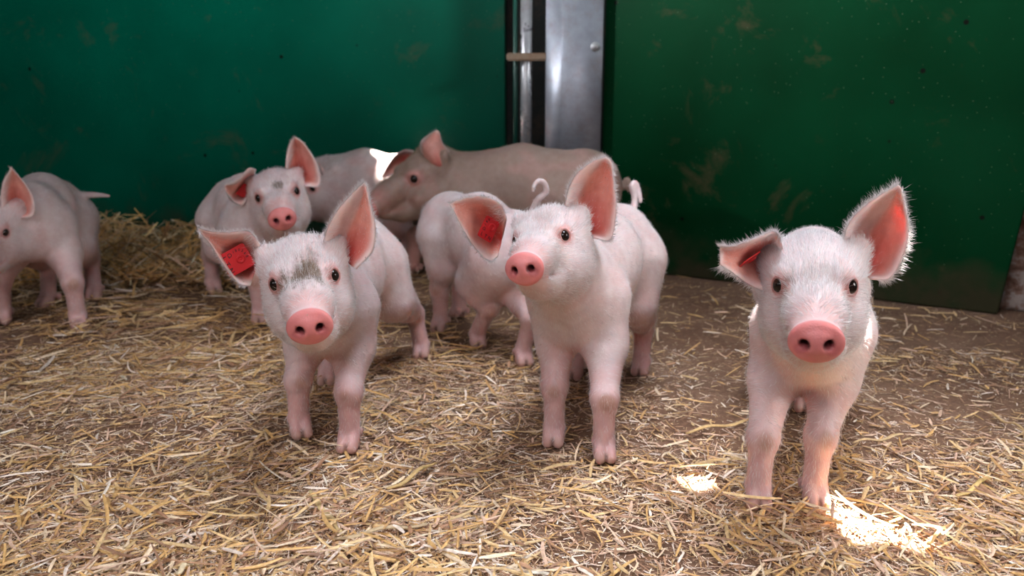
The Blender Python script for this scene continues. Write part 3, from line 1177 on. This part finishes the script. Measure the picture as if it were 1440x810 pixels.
    dk = np.clip((base.mean() - fcol.mean(1)) / base.mean() * 1.5 - .12, 0, .9)[:, None] * rng.uniform(.15, 1.1, (nb_, 1)).clip(0, 1)
    hcol = np.array([.76, .73, .73]) * (1 - dk) + fcol * dk
    if tan > .5: hcol = hcol * np.array([.56, .44, .31])
    hcol = np.repeat(hcol * rng.uniform(.86, 1.08, (nb_, 1)), 5, 0)
    HVs, HFs, o5 = [HV], [HF], len(HV)
    # ear fringe and ear-base tufts
    for (Sg, Ng) in earinfo:
        nl, nw = Sg.shape[:2]
        ne = cfg.get('ear_hairs', 500)
        ii = rng.uniform(2, nl - 1.01, ne); side = rng.random(ne) < .5
        i0 = ii.astype(int); f_ = (ii - i0)[:, None]
        jj = np.where(side, 0, nw - 1)
        p = Sg[i0, jj] * (1 - f_) + Sg[i0 + 1, jj] * f_
        jn = np.where(side, 2, nw - 3)
        outd = Sg[i0, jj] - Sg[i0, jn]
        outd /= np.linalg.norm(outd, axis=1, keepdims=True) + 1e-9
        along = Sg[np.minimum(i0 + 1, nl - 1), jj] - Sg[i0, jj]
        along /= np.linalg.norm(along, axis=1, keepdims=True) + 1e-9
        d = outd * .9 + along * .5 + rng.normal(0, .25, (ne, 3))
        a1, f1 = make_hairs(p, Ng[i0, jj], d, rng.uniform(.004, .010, ne) * cfg.get('fringe', 1.0), np.full(ne, .0004), rng)
        HVs.append(a1); HFs.append([x + o5 for x in f1]); o5 += len(a1)
        # outer and inner surface down
        ne = cfg.get('ear_hairs', 500)
        i0 = rng.integers(0, nl - 1, ne); j0 = rng.integers(1, nw - 1, ne)
        sgn = np.where(rng.random(ne) < .8, -1.0, 1.0)[:, None]
        p = Sg[i0, j0] + Ng[i0, j0] * .002 * sgn
        al = Sg[i0 + 1, j0] - Sg[i0, j0]
        al /= np.linalg.norm(al, axis=1, keepdims=True) + 1e-9
        a1, f1 = make_hairs(p, Ng[i0, j0] * sgn, al + Ng[i0, j0] * sgn * .3 + rng.normal(0, .2, (ne, 3)), rng.uniform(.004, .008, ne), np.full(ne, .0003), rng)
        HVs.append(a1); HFs.append([x + o5 for x in f1]); o5 += len(a1)
        # tuft of long hairs reaching out from the inner base edge
        nt_ = cfg.get('tuft', 60)
        A0 = Sg[rng.integers(1, 12, nt_), rng.integers(0, 2, nt_)]
        d = np.tile(nrm(Sg[14, nw // 2] - Sg[2, 0]), (nt_, 1)) + rng.normal(0, .22, (nt_, 3)) + np.array([0, -.5, 0])
        a1, f1 = make_hairs(A0, Ng[2:3, 0].repeat(nt_, 0), d, rng.uniform(.012, .024, nt_), np.full(nt_, .0004), rng)
        HVs.append(a1); HFs.append([x + o5 for x in f1]); o5 += len(a1)
    Fq = np.concatenate([f[0] for f in HFs]); Ft = np.concatenate([f[1] for f in HFs])
    HVa = np.concatenate(HVs)
    hc_all = np.tile(np.array([.78, .74, .74]) * (1 - .5 * (tan > .5)), (len(HVa), 1))
    hc_all[:len(hcol)] = hcol
    ho = link('bristles', mesh_np('bristles', HVa - loc, [Fq, Ft], np.clip(hc_all, 0, 1)), BRISTLE, root)
    ho['kind'] = 'stuff'
    return root, loc, earinfo


def ear_tag(root, loc, center, ax_u, ax_v, w_, h_, texts, stud=None, edge=False):
    """flat moulded plastic tag, axes in world space; texts: (string, x, y, size, angle)"""
    c = np.array(center)
    U = nrm(ax_u); Vv = nrm(np.array(ax_v) - U * np.dot(ax_v, U))
    Nn = np.cross(U, Vv)
    M = Matrix(((U[0], Vv[0], Nn[0], c[0] - loc[0]), (U[1], Vv[1], Nn[1], c[1] - loc[1]), (U[2], Vv[2], Nn[2], c[2] - loc[2]), (0, 0, 0, 1)))
    rad = .003
    pts = []
    for (sx, sy, a0) in ((1, 1, 0), (-1, 1, 90), (-1, -1, 180), (1, -1, 270)):
        for k in range(6):
            a = math.radians(a0 + 18 * k)
            pts.append((sx * (w_ / 2 - rad) + rad * math.cos(a), sy * (h_ / 2 - rad) + rad * math.sin(a)))
    bm = bmesh.new()
    vsb = [bm.verts.new((x, y, -.0008)) for x, y in pts]
    fc = bm.faces.new(vsb)
    r_ = bmesh.ops.extrude_face_region(bm, geom=[fc])
    for g in r_['geom']:
        if isinstance(g, bmesh.types.BMVert): g.co.z = .0008
    bmesh.ops.bevel(bm, geom=[e for e in bm.edges if abs(e.verts[0].co.z - e.verts[1].co.z) < 1e-6], offset=.0004, segments=2, affect='EDGES')
    bmesh.ops.recalc_face_normals(bm, faces=bm.faces[:])
    me = bpy.data.meshes.new('ear_tag')
    bm.to_mesh(me); bm.free()
    to = link('ear_tag', me, TAGM, root, smooth=False)
    to['label'] = 'red plastic ear tag'
    to.matrix_local = M
    if stud:
        Vs = []; Fs = []
        R = .0052
        prof = [(R * 1.15, .0006), (R * 1.1, .0024), (R * .85, .0030), (R * .55, .0026), (R * .45, .0010), (R * .2, .0012), (.0001, .0030)]
        sg = 28
        for (r0, z0) in prof:
            for k in range(sg):
                a = 2 * math.pi * k / sg
                Vs.append((stud[0] + r0 * math.cos(a), stud[1] + r0 * math.sin(a), z0))
        for i in range(len(prof) - 1):
            for k in range(sg):
                Fs.append((i * sg + k, i * sg + (k + 1) % sg, (i + 1) * sg + (k + 1) % sg, (i + 1) * sg + k))
        link('stud', mesh_np('stud', np.array(Vs), [np.array(Fs)]), TAGM, to)
    if texts:
        bm = bmesh.new()
        for (s, x, y, size, ang) in texts:
            cu = bpy.data.curves.new('print', 'FONT')
            cu.body = s; cu.size = size; cu.align_x = 'CENTER'; cu.align_y = 'CENTER'
            cu.extrude = .00015; cu.offset = size * .012
            to_ = bpy.data.objects.new('print', cu)
            C.objects.link(to_)
            dg = bpy.context.evaluated_depsgraph_get()
            tm = bpy.data.meshes.new_from_object(to_.evaluated_get(dg))
            tm.transform(Matrix.Translation((x, y, .00105)) @ Matrix.Rotation(math.radians(ang), 4, 'Z'))
            bm.from_mesh(tm)
            bpy.data.objects.remove(to_)
            bpy.data.meshes.remove(tm)
        me = bpy.data.meshes.new('print')
        bm.to_mesh(me); bm.free()
        po = link('print', me, INK, to, smooth=False)
    return to


def gf(u, v):
    p = G(u, v)
    return (p[0], p[1], 0.0)


UP = np.array([0, 0, 1.0])
DIRT_C = (.19, .125, .075)

# ================================================================== front left piglet (tag LTN, dirty forehead)
head = fit_head((470, 388), (386, 401), (436, 462), 1.13, -math.pi / 2, 0.98)
C_ears = [
    dict(rows=[[(366, 345, .045), (360, 375, .085), (352, 402, .045)],
               [(350, 326, .03), (338, 362, .080), (335, 398, .035)],
               [(322, 327, .02), (316, 352, .055), (314, 372, .03)],
               [(298, 326, .01), (298, 337, .025), (297, 345, .02)],
               [(279, 321, .0), (279, 323, .0), (280, 325, .0)]], deep=.5),
    dict(rows=[[(455, 340, .05), (480, 362, .085), (500, 378, .06)],
               [(462, 318, .04), (492, 340, .09), (523, 352, .06)],
               [(478, 292, .04), (504, 312, .075), (527, 318, .05)],
               [(498, 270, .04), (512, 282, .055), (521, 288, .045)],
               [(512, 257, .04), (513, 258, .04), (514, 259, .04)]], deep=.6, fold=.42)]
C_S = np.array(P(470, 395, 1.31)); C_H = np.array(P(520, 370, 1.60))
C_S = np.array([-.280, 1.32, .216]); C_H = np.array([-.275, 1.585, .225])
root, loc, ei = pig(dict(
    seed=3, h=.0026, S=C_S, Hp=C_H, head=head, fat=.88,
    feet=dict(FR=G(424, 622) + UP * .010, FL=gf(490, 634), HR=gf(460, 540), HL=gf(592, 503)),
    toe=dict(FR=(.35, -.8, 0), FL=(-.1, -1, 0)),
    ears=C_ears, hairs=28000, ear_hairs=1300, fringe=1.1,
    dirt=[(.016, .000, .007, (.040, .027, .019), .95, (.15, .095, .055)), (.006, .012, .026, (.03, .012, .014), .5, DIRT_C), (.01, -.030, -.012, (.02, .012, .016), .3, DIRT_C), (.05, .022, -.02, (.02, .008, .01), .25, (.5, .36, .22))],
    label='white piglet at front left, foreleg lifted, dirty forehead, readable red ear tag'))
tc_ = P(333, 366, head[0][1] + .045)
e_u = P(333 + 31, 366 + 2, head[0][1] + .050) - tc_
ear_tag(root, loc, tc_, P(352, 350, head[0][1] + .045) - P(313, 372, head[0][1] + .030), P(318, 348, head[0][1] + .04) - P(333, 372, head[0][1] + .04), .038, .033,
        [('L', -.0135, .0100, .0095, -90), ('T', -.0135, .0010, .0095, -90), ('N', -.0135, -.0090, .0095, -90), ('Q', -.005, .0100, .0075, -60),
         ('1', .0015, .0115, .005, -20), ('8', .0055, .0115, .005, -10), ('0', .0095, .0105, .005, -35), ('3', .0125, .0075, .005, -55), ('6', .0140, .0030, .005, -80), ('8', .0140, -.002, .005, -95)],
        stud=(.005, -.001))

# ================================================================== front centre piglet
head = fit_head((793, 332), (726, 340), (736, 379), 1.16, -math.pi / 2 - .15, 0.98)
G_ears = [
    dict(rows=[[(712, 306, .05), (706, 336, .09), (700, 360, .06)],
               [(703, 287, .035), (690, 322, .09), (688, 366, .05)],
               [(680, 277, .02), (668, 308, .07), (668, 348, .04)],
               [(655, 279, .01), (650, 297, .03), (650, 320, .02)],
               [(632, 287, .0), (634, 289, .0), (636, 292, .0)]], deep=.5),
    dict(rows=[[(795, 288, .05), (818, 318, .09), (835, 334, .06)],
               [(800, 265, .045), (832, 295, .095), (858, 336, .06)],
               [(812, 244, .04), (842, 268, .085), (866, 298, .06)],
               [(834, 227, .04), (852, 240, .065), (864, 262, .055)],
               [(852, 221, .045), (856, 224, .045), (860, 229, .045)]], deep=.6, fold=.27)]
G_S = np.array([.102, 1.325, .232]); G_H = np.array([.185, 1.555, .245])
root, loc, ei = pig(dict(
    seed=5, h=.0026, S=G_S, Hp=G_H, head=head, fat=.98,
    feet=dict(FR=gf(778, 626), FL=gf(850, 648), HR=np.array([.115, 1.56, 0]), HL=gf(900, 527)),
    toe=dict(FR=(-.15, -1, 0), FL=(.05, -1, 0)),
    ears=G_ears, hairs=28000, ear_hairs=1300, fringe=1.1,
    dirt=[(.0, .004, .036, (.03, .02, .02), .28, DIRT_C), (.02, .022, -.02, (.03, .02, .03), .18, (.4, .3, .16))],
    tail=[G_H - np.array([-.03, -.075, -.03]), P(893, 283, 1.66), P(889, 262, 1.665), P(894, 258, 1.67), P(899, 272, 1.66), P(901, 284, 1.65)], tail_r=.0056,
    label='white piglet at front centre with raised pink snout and both ears spread'))
tg = head[0][1]
ear_tag(root, loc, P(687, 322, tg + .060), P(697, 298, tg + .06) - P(677, 340, tg + .045), P(672, 312, tg + .045) - P(700, 325, tg + .065), .032, .026,
        [('L', -.011, .0075, .007, -90), ('T', -.011, 0, .007, -90), ('N', -.011, -.0075, .007, -90), ('Q', -.003, .008, .006, -60),
         ('1', .003, .0090, .005, -20), ('8', .0075, .0085, .005, -20), ('0', .0115, .0065, .005, -45)],
        stud=(.004, -.003))

# ================================================================== front right piglet
head = fit_head((1197, 404), (1095, 402), (1148, 484), 1.0, -math.pi / 2 - .25, 1.03)
H_ears = [
    dict(rows=[[(1100, 350, .05), (1092, 375, .095), (1085, 400, .06)],
               [(1090, 326, .03), (1075, 365, .10), (1072, 408, .05)],
               [(1060, 336, .01), (1050, 362, .07), (1050, 398, .035)],
               [(1032, 346, .0), (1030, 362, .035), (1028, 382, .02)],
               [(1013, 347, .0), (1013, 355, .008), (1013, 372, .005)]], deep=.45),
    dict(rows=[[(1185, 345, .05), (1205, 372, .10), (1225, 392, .06)],
               [(1193, 315, .045), (1226, 350, .11), (1252, 390, .06)],
               [(1216, 290, .04), (1246, 318, .09), (1272, 352, .055)],
               [(1240, 273, .04), (1260, 290, .065), (1277, 315, .05)],
               [(1263, 260, .04), (1265, 262, .04), (1267, 265, .04)]], deep=.55, fold=.38)]
H_S = np.array([.410, 1.165, .226]); H_H = np.array([.485, 1.40, .228])
root, loc, ei = pig(dict(
    seed=8, h=.0026, S=H_S, Hp=H_H, head=head, fat=1.02,
    feet=dict(FR=gf(1066, 714), FL=gf(1147, 711), HR=gf(1130, 578), HL=np.array([.56, 1.42, 0])),
    toe=dict(FR=(-.12, -1, 0), FL=(.02, -1, 0)),
    ears=H_ears, hairs=36000, hair_len=1.25, ear_hairs=1500, fringe=1.4,
    dirt=[(.015, .0, .016, (.02, .035, .014), .4, DIRT_C), (.035, -.03, -.02, (.025, .014, .025), .45, (.35, .27, .2)), (.035, .03, -.02, (.025, .012, .022), .25, (.35, .27, .2))],
    label='white piglet at front right, head low, facing the camera beside the sunlit patch'))
tg = head[0][1]
ear_tag(root, loc, P(1052, 367, tg + .055), P(1070, 352, tg + .060) - P(1034, 376, tg + .035), P(1060, 360, tg + .02) - P(1054, 372, tg + .075), .030, .026, [], stud=(.006, 0))
tail = None

# ================================================================== piglet at the left edge
head = fit_head((6, 328), (-46, 332), (-26, 378), 1.80, -math.pi / 2 - .35, 1.12)
A_ears = [
    dict(rows=[[(2, 292, .04), (22, 306, .07), (30, 306, .05)],
               [(2, 270, .04), (26, 285, .085), (46, 303, .05)],
               [(6, 252, .04), (28, 264, .07), (48, 284, .05)],
               [(14, 240, .04), (24, 248, .055), (38, 262, .05)],
               [(14, 235, .04), (16, 236, .04), (18, 239, .04)]], deep=.5)]
A_S = np.array([-1.035, 2.03, .255]); A_H = np.array([-.985, 2.16, .262])
A_S = P(48, 306, 1.96); A_H = P(76, 298, 2.12)
root, loc, ei = pig(dict(
    seed=11, h=.0036, S=A_S, Hp=A_H, head=head, scale=1.14, fat=.86,
    feet=dict(FR=gf(4, 456), FL=gf(112, 462), HR=gf(64, 432), HL=gf(132, 422)),
    toe=dict(FL=(.5, -.9, 0), HL=(.1, -1, 0), HR=(-.5, -.8, 0)),
    ears=A_ears, hairs=7000, hair_w=1.3, ear_hairs=250,
    tail=[A_H + np.array([.06, .02, .035]), P(128, 274, 2.14), P(140, 274.5, 2.14), P(153, 275.5, 2.14)], tail_r=.006,
    spots=[(P(32, 240, 1.93), .02, .4, (.3, .2, .15))],
    label='white piglet cut off by the left edge, near foreleg stretched forward'))

# ================================================================== piglet with curled ear, behind the front left one
head = fit_head((416, 269), (364, 279), (397, 309), 1.86, -math.pi / 2, 1.10)
B_ears = [
    dict(rows=[[(360, 238, .04), (352, 255, .08), (350, 270, .06)],
               [(350, 237, -.01), (344, 260, .07), (342, 287, .04)],
               [(338, 250, -.02), (334, 266, .05), (330, 284, .03)],
               [(327, 257, -.02), (326, 266, .015), (323, 277, .02)],
               [(317, 260, -.01), (316, 263, .0), (317, 269, .0)]], deep=.5),
    dict(rows=[[(402, 236, .05), (414, 246, .09), (430, 262, .06)],
               [(404, 216, .045), (424, 235, .095), (449, 260, .055)],
               [(407, 204, .045), (424, 215, .085), (447, 235, .055)],
               [(411, 196, .045), (422, 203, .065), (437, 215, .05)],
               [(415, 193, .045), (418, 194, .045), (424, 198, .045)]], deep=.55)]
B_S = P(362, 310, 1.99); B_H = P(334, 298, 2.13)
root, loc, ei = pig(dict(
    seed=13, h=.0036, S=B_S, Hp=B_H, head=head, scale=1.14, fat=.88,
    feet=dict(FR=gf(366, 455), FL=gf(398, 450), HR=gf(302, 412), HL=np.array([-.60, 2.19, 0])),
    toe=dict(FL=(.3, -1, 0), FR=(.1, -1, 0)),
    ears=B_ears, hairs=9000, hair_w=1.3, ear_hairs=300,
    dirt=[(.01, .002, .020, (.012, .012, .012), .8, (.12, .10, .07)), (.03, -.03, -.03, (.02, .012, .02), .3, DIRT_C)],
    label='white piglet with one crumpled ear, standing behind the front left piglet'))
tg = head[0][1]
ear_tag(root, loc, P(343, 268, tg + .040), P(354, 256, tg + .03) - P(334, 280, tg + .03), P(338, 262, tg + .03) - P(350, 274, tg + .05), .030, .022, [])

# ================================================================== tan pig in profile at the back
ec = P(582, 252, 2.21)
f_ = nrm([-.80, -.50, -.22]); l_ = nrm(np.cross(UP, f_)); u_ = np.cross(f_, l_)
HM_E = np.stack([f_, l_, u_], 1)
hsE = 1.27
hcE = ec - HM_E @ (np.array([.004, .0365, 0]) * hsE)
E_ears = [
    dict(rows=[[(601, 228, .02), (618, 246, -.01), (638, 250, .03)],
               [(593, 214, .01), (614, 230, -.03), (640, 236, .02)],
               [(592, 200, .01), (609, 212, -.03), (633, 215, .02)],
               [(602, 190, .01), (612, 197, -.01), (622, 201, .01)],
               [(614, 183, .0), (616, 184, .0), (618, 186, .0)]], deep=.7, flip=True),
    dict(rows=[[(582, 212, .08), (576, 226, .10), (572, 240, .08)],
               [(569, 211, .07), (564, 226, .10), (563, 243, .07)],
               [(557, 218, .06), (554, 231, .09), (555, 246, .06)],
               [(546, 232, .06), (545, 240, .07), (546, 248, .06)],
               [(537, 249, .06), (538, 250, .06), (539, 251, .06)]], deep=.5)]
E_S = P(660, 270, 2.30); E_H = P(812, 268, 2.22)
root, loc, ei = pig(dict(
    seed=17, h=.004, S=E_S, Hp=E_H, head=(hcE, HM_E, hsE), scale=1.33, fat=.97, tan=.8, arch=.01,
    feet=dict(FL=gf(625, 392), FR=gf(572, 388), HL=np.array([.17, 2.17, 0]), HR=np.array([.21, 2.31, 0])),
    toe={}, ears=[E_ears[0], E_ears[1]], hairs=14000, hair_w=1.2, ear_hairs=200, tuft=10,
    tail=[E_H + np.array([.085, 0, .02]), P(878, 262, 2.20), P(881, 254, 2.20), P(885, 258, 2.19), P(884, 268, 2.19)], tail_r=.0065,
    dirt=[(.05, .03, -.03, (.05, .03, .03), .45, (.40, .20, .16)), (.0, .045, .0, (.035, .03, .025), .4, (.42, .20, .17))],
    spots=[(P(858, 215, 2.1), .05, .45, (.35, .22, .10))],
    label='large tan pig in profile at the back, facing left in front of the grey post'))

# ================================================================== piglet behind with its head hidden by the crumpled-ear piglet
f_ = nrm([-.85, -.40, -.30]); l_ = nrm(np.cross(UP, f_)); u_ = np.cross(f_, l_)
HM_D = np.stack([f_, l_, u_], 1)
hcD = P(437, 262, 2.52)
D_ears = [dict(rows=[[(452, 240, .02), (456, 248, .0), (452, 256, .02)],
                     [(450, 234, .0), (455, 243, -.02), (455, 256, .0)],
                     [(448, 230, -.02), (452, 238, -.04), (453, 248, -.02)],
                     [(447, 228, -.03), (449, 231, -.03), (450, 236, -.03)]], deep=.5)]
D_S = P(470, 264, 2.57); D_H = P(560, 262, 2.54)
root, loc, ei = pig(dict(
    seed=19, h=.004, S=D_S, Hp=D_H, head=(hcD, HM_D, 1.1), scale=1.15, tan=.15, fat=1.0,
    feet=dict(FL=np.array([D_S[0] + .02, D_S[1] - .05, 0]), FR=np.array([D_S[0], D_S[1] + .06, 0]), HL=np.array([D_H[0], D_H[1] - .05, 0]), HR=np.array([D_H[0] + .03, D_H[1] + .06, 0])),
    toe={}, ears=D_ears, hairs=5000, hair_w=1.3, ear_hairs=80, tuft=5,
    label='pink piglet at the back whose rump catches bright sunlight, head hidden'))

# ================================================================== piglet walking away with curly tail
F_H = np.array([-.005, 1.72, .215]); F_S = np.array([-.125, 1.885, .225])
f_ = nrm([-.35, .75, -.55]); l_ = nrm(np.cross(UP, f_)); u_ = np.cross(f_, l_)
HM_F = np.stack([f_, l_, u_], 1)
hcF = F_S + np.array([-.035, .115, -.03])
root, loc, ei = pig(dict(
    seed=23, h=.0036, S=F_S, Hp=F_H, head=(hcF, HM_F, .98), scale=1.05, fat=.90,
    feet=dict(FL=gf(617, 466), FR=gf(642, 446), HL=gf(672, 488), HR=gf(737, 514)),
    toe=dict(FL=(-.2, -.6, 0), HL=(.1, -.6, 0), HR=(.2, -.7, 0)),
    ears=[], hairs=9000, hair_w=1.2,
    tail=[F_H + np.array([.03, -.05, .04]), P(752, 290, 1.67), P(759, 278, 1.665), P(768, 270, 1.665), P(766, 258, 1.66), P(758, 254, 1.655), P(751, 261, 1.65), P(750, 268, 1.65)], tail_r=.0056,
    spots=[(P(705, 400, 1.70), .022, .35, (.70, .30, .26))],
    label='white piglet seen from behind with curly tail, left of the front centre piglet'))

# ------------------------------------------------------------------ straw bedding
FEET = []


def density(x, y):
    n = vnoise(x + 3, y + 1, 3.2, 31) * .6 + vnoise(x + 7, y + 4, 9, 32) * .4
    left = np.clip((0.35 - x) / 0.7, 0, 1)
    near = np.clip((1.28 - y) / 0.35, 0, 1)
    wall = np.clip((-.45 - x) / .4, 0, 1) * np.clip((y - 1.75) / .3, 0, 1)
    d = 0.16 + .75 * left * (.55 + .45 * near) + .75 * near + .9 * wall
    d = d * (.35 + 1.3 * np.clip((n - .25) * 1.8, 0, 1))
    return np.clip(d, .07, 1.15)


PAL = np.array([[.70, .43, .17], [.75, .53, .27], [.56, .33, .14], [.84, .66, .46], [.46, .26, .15], [.70, .48, .35], [.92, .79, .68], [.36, .20, .12]])


def straws(n, lmin, lmax, wmin, wmax, region, seed, pal_p, seg=4, lift=.002, tilt=.10, dens_pow=1.0, zextra=0.0, xyz=None):
    r = np.random.default_rng(seed)
    x0, x1, y0, y1 = region
    px = []; py = []
    tot = 0
    while tot < n:
        m = n * 3
        x = r.uniform(x0, x1, m); y = r.uniform(y0, y1, m)
        # thin out with distance
        keep = r.random(m) < (density(x, y) / 1.15) ** dens_pow * np.clip(1.5 / np.maximum(y, .8), .35, 1) 
        lim = (y < 2.60 - .2 * x) & ((x < A_R[0]) | (y < A_R[1] + (x - A_R[0]) * (dR[1] / dR[0]) - .02))
        vis = np.abs(x) < y * .62 + .12
        k = keep & lim & vis
        px.append(x[k]); py.append(y[k]); tot += k.sum()
    x = np.concatenate(px)[:n]; y = np.concatenate(py)[:n]
    L = lmin + (lmax - lmin) * r.random(n) ** 2.2
    W = r.uniform(wmin, wmax, n)
    # locally combed directions
    th = r.uniform(0, math.pi * 2, n) * .55 + 6.28 * vnoise(x, y, 2.6, 41) * .6
    dirn = np.stack([np.cos(th), np.sin(th), r.normal(0, tilt, n)], -1)
    side = np.stack([-np.sin(th), np.cos(th), r.normal(0, .35, n)], -1)
    side /= np.linalg.norm(side, axis=1, keepdims=True)
    nn = np.cross(dirn, side)
    mz = mound(x, y)
    z = ground_z(x, y) + mz * r.random(n) ** .6 + lift * (.3 + r.random(n)) * (1 + 2.0 * density(x, y) * zextra) + np.abs(dirn[:, 2]) * L * .45
    c = np.stack([x, y, z], -1)
    bend = r.normal(0, .035, (n, 1)) * L[:, None]
    t = np.linspace(-.5, .5, seg + 1)
    V = np.zeros((n, seg + 1, 3, 3))
    for i, q in enumerate(t):
        p = c + dirn * (q * L)[:, None] + side * bend * (q * q * 4) 
        wq = W[:, None] * (1 - .45 * abs(q * 2) ** 3) * .5
        V[:, i, 0] = p - side * wq
        V[:, i, 1] = p + nn * wq * .55
        V[:, i, 2] = p + side * wq
    Vf = V.reshape(-1, 3)
    K = (seg + 1) * 3
    F = []
    for i in range(seg):
        for j in range(2):
            a = i * 3 + j
            F.append([a, a + 1, a + 4, a + 3])
    F = (np.arange(n)[:, None, None] * K + np.array(F)[None]).reshape(-1, 4)
    ci = r.choice(len(PAL), n, p=np.array(pal_p) / sum(pal_p))
    col = PAL[ci] * r.uniform(.78, 1.12, (n, 1))
    col = np.repeat(np.clip(col * 1.08, 0, 1), K, 0)
    return Vf, F, col


def straw_obj(name, sets, label, cat):
    Vs = []; Fs = []; Cs = []; o = 0
    for v, f, c in sets:
        Vs.append(v); Fs.append(f + o); Cs.append(c); o += len(v)
    ob = link(name, mesh_np(name, np.concatenate(Vs), [np.concatenate(Fs)], np.concatenate(Cs)), STRAW, smooth=True)
    return tag(ob, label, cat, kind='stuff')


near_r = (-1.0, 1.0, .78, 1.75)
far_r = (-1.8, 1.3, 1.6, 3.1)
straw_obj('straw_bedding', [
    straws(46000, .005, .030, .0008, .0032, near_r, 51, [1, 3, 1, 4, 3, 6, 5, 3], seg=1, lift=.0022),
    straws(30000, .003, .012, .0010, .0022, near_r, 55, [1, 3, 2, 4, 2, 4, 4, 2], seg=1, lift=.0018),
    straws(15000, .010, .040, .0016, .0042, far_r, 52, [4, 4, 3, 2, 2, 3, 1, 2], seg=1, lift=.003),
    straws(9000, .014, .045, .0022, .0050, near_r, 57, [4, 4, 3, 3, 3, 4, 2, 2], seg=2, lift=.004, tilt=.09),
    straws(2300, .020, .085, .0020, .0052, near_r, 53, [5, 4, 3, 3, 2, 2, 1, 1], seg=5, lift=.006, tilt=.07, dens_pow=1.3, zextra=1),
    straws(2600, .030, .10, .0028, .0062, far_r, 54, [5, 4, 3, 2, 2, 2, 1, 1], seg=5, lift=.007, tilt=.10, dens_pow=1.3, zextra=1),
], 'golden chopped straw scattered over the dirt floor', 'straw')
# loose heap along the foot of the left wall
def heap(n, seed):
    r = np.random.default_rng(seed)
    v, f, c = straws(n, .04, .11, .0035, .007, (-1.75, -.62, 2.25, 2.95), seed, [5, 5, 3, 2, 2, 2, 1, 1], seg=5, lift=.010, tilt=.32, dens_pow=.3, zextra=1)
    return v, f, np.clip(c * np.array([1.22, 1.15, 1.05]), 0, 1)
straw_obj('straw_heap', [heap(2600, 61), heap(1400, 62)], 'tousled golden straw heap along the foot of the left green wall', 'straw')

# ------------------------------------------------------------------ single long stalks that stand out
def stalk(px0, px1, w_, label, seed, z0=.008, z1=.010, colr=(.66, .48, .22), mid=None, bend=0.0):
    r = np.random.default_rng(seed)
    a = G(px0[0], px0[1], z0); b2 = G(px1[0], px1[1], z1)
    n = 14
    t = np.linspace(0, 1, n)[:, None]
    d = b2 - a
    sd = nrm(np.cross(UP, d))
    pts = a * (1 - t) + b2 * t + sd * bend * 4 * t * (1 - t) + UP * .003 * np.sin(t * 9 + seed)
    cx = pts.mean(0)
    cx[2] = 0
    V = []; F = []; sg = 8
    for i, p in enumerate(pts):
        ww = w_ * .5 * (1 - .35 * abs(2 * i / (n - 1) - 1) ** 4)
        if i % 6 == 3: ww *= 1.12
        for k in range(sg):
            th = 2 * math.pi * k / sg
            V.append(p - cx + sd * ww * math.cos(th) + UP * ww * .45 * math.sin(th))
    for i in range(n - 1):
        for k in range(sg):
            F.append((i * sg + k, i * sg + (k + 1) % sg, (i + 1) * sg + (k + 1) % sg, (i + 1) * sg + k))
    me = mesh_np('straw_stalk', np.array(V), [np.array(F), np.array([list(range(sg))[::-1], [(n - 1) * sg + k for k in range(sg)]])], np.tile(np.array(colr), (len(V), 1)))
    o = link('straw_stalk', me, STRAW)
    o.location = cx
    return tag(o, label, 'straw', 'long loose straw stalks')


stalk((436, 692), (480, 750), .0085, 'broad yellow straw stalk lying below the front left piglet', 1, colr=(.68, .52, .26))
stalk((545, 690), (613, 648), .0080, 'split straw stalk in front of the lifted foreleg piglet, to its right', 2, colr=(.66, .46, .20))
stalk((466, 757), (600, 735), .0075, 'long pale straw stalk lying level near the bottom, left of centre', 3, colr=(.60, .46, .28))
stalk((610, 499), (680, 486), .0055, 'thin straw stalk at the feet of the piglet seen from behind', 4, colr=(.72, .50, .20))
stalk((965, 607), (1058, 590), .0075, 'long straw stalk just left of the front right piglet', 5, colr=(.66, .45, .20))
stalk((1200, 622), (1270, 612), .0060, 'straight straw stalk right of the front right piglet', 6, colr=(.66, .48, .26))
stalk((1390, 580), (1440, 604), .0060, 'straw stalk running off the right edge', 7, colr=(.55, .38, .18))
stalk((1345, 700), (1395, 668), .0070, 'slanting yellow straw stalk near the lower right corner', 8, colr=(.70, .50, .20))
stalk((236, 312), (252, 345), .0070, 'straw stalk leaning upright against the left green wall', 9, z0=.085, z1=.02, colr=(.60, .42, .18))
stalk((248, 805), (272, 788), .0080, 'short pale stalk at the bottom edge, far left', 10, colr=(.78, .66, .44))
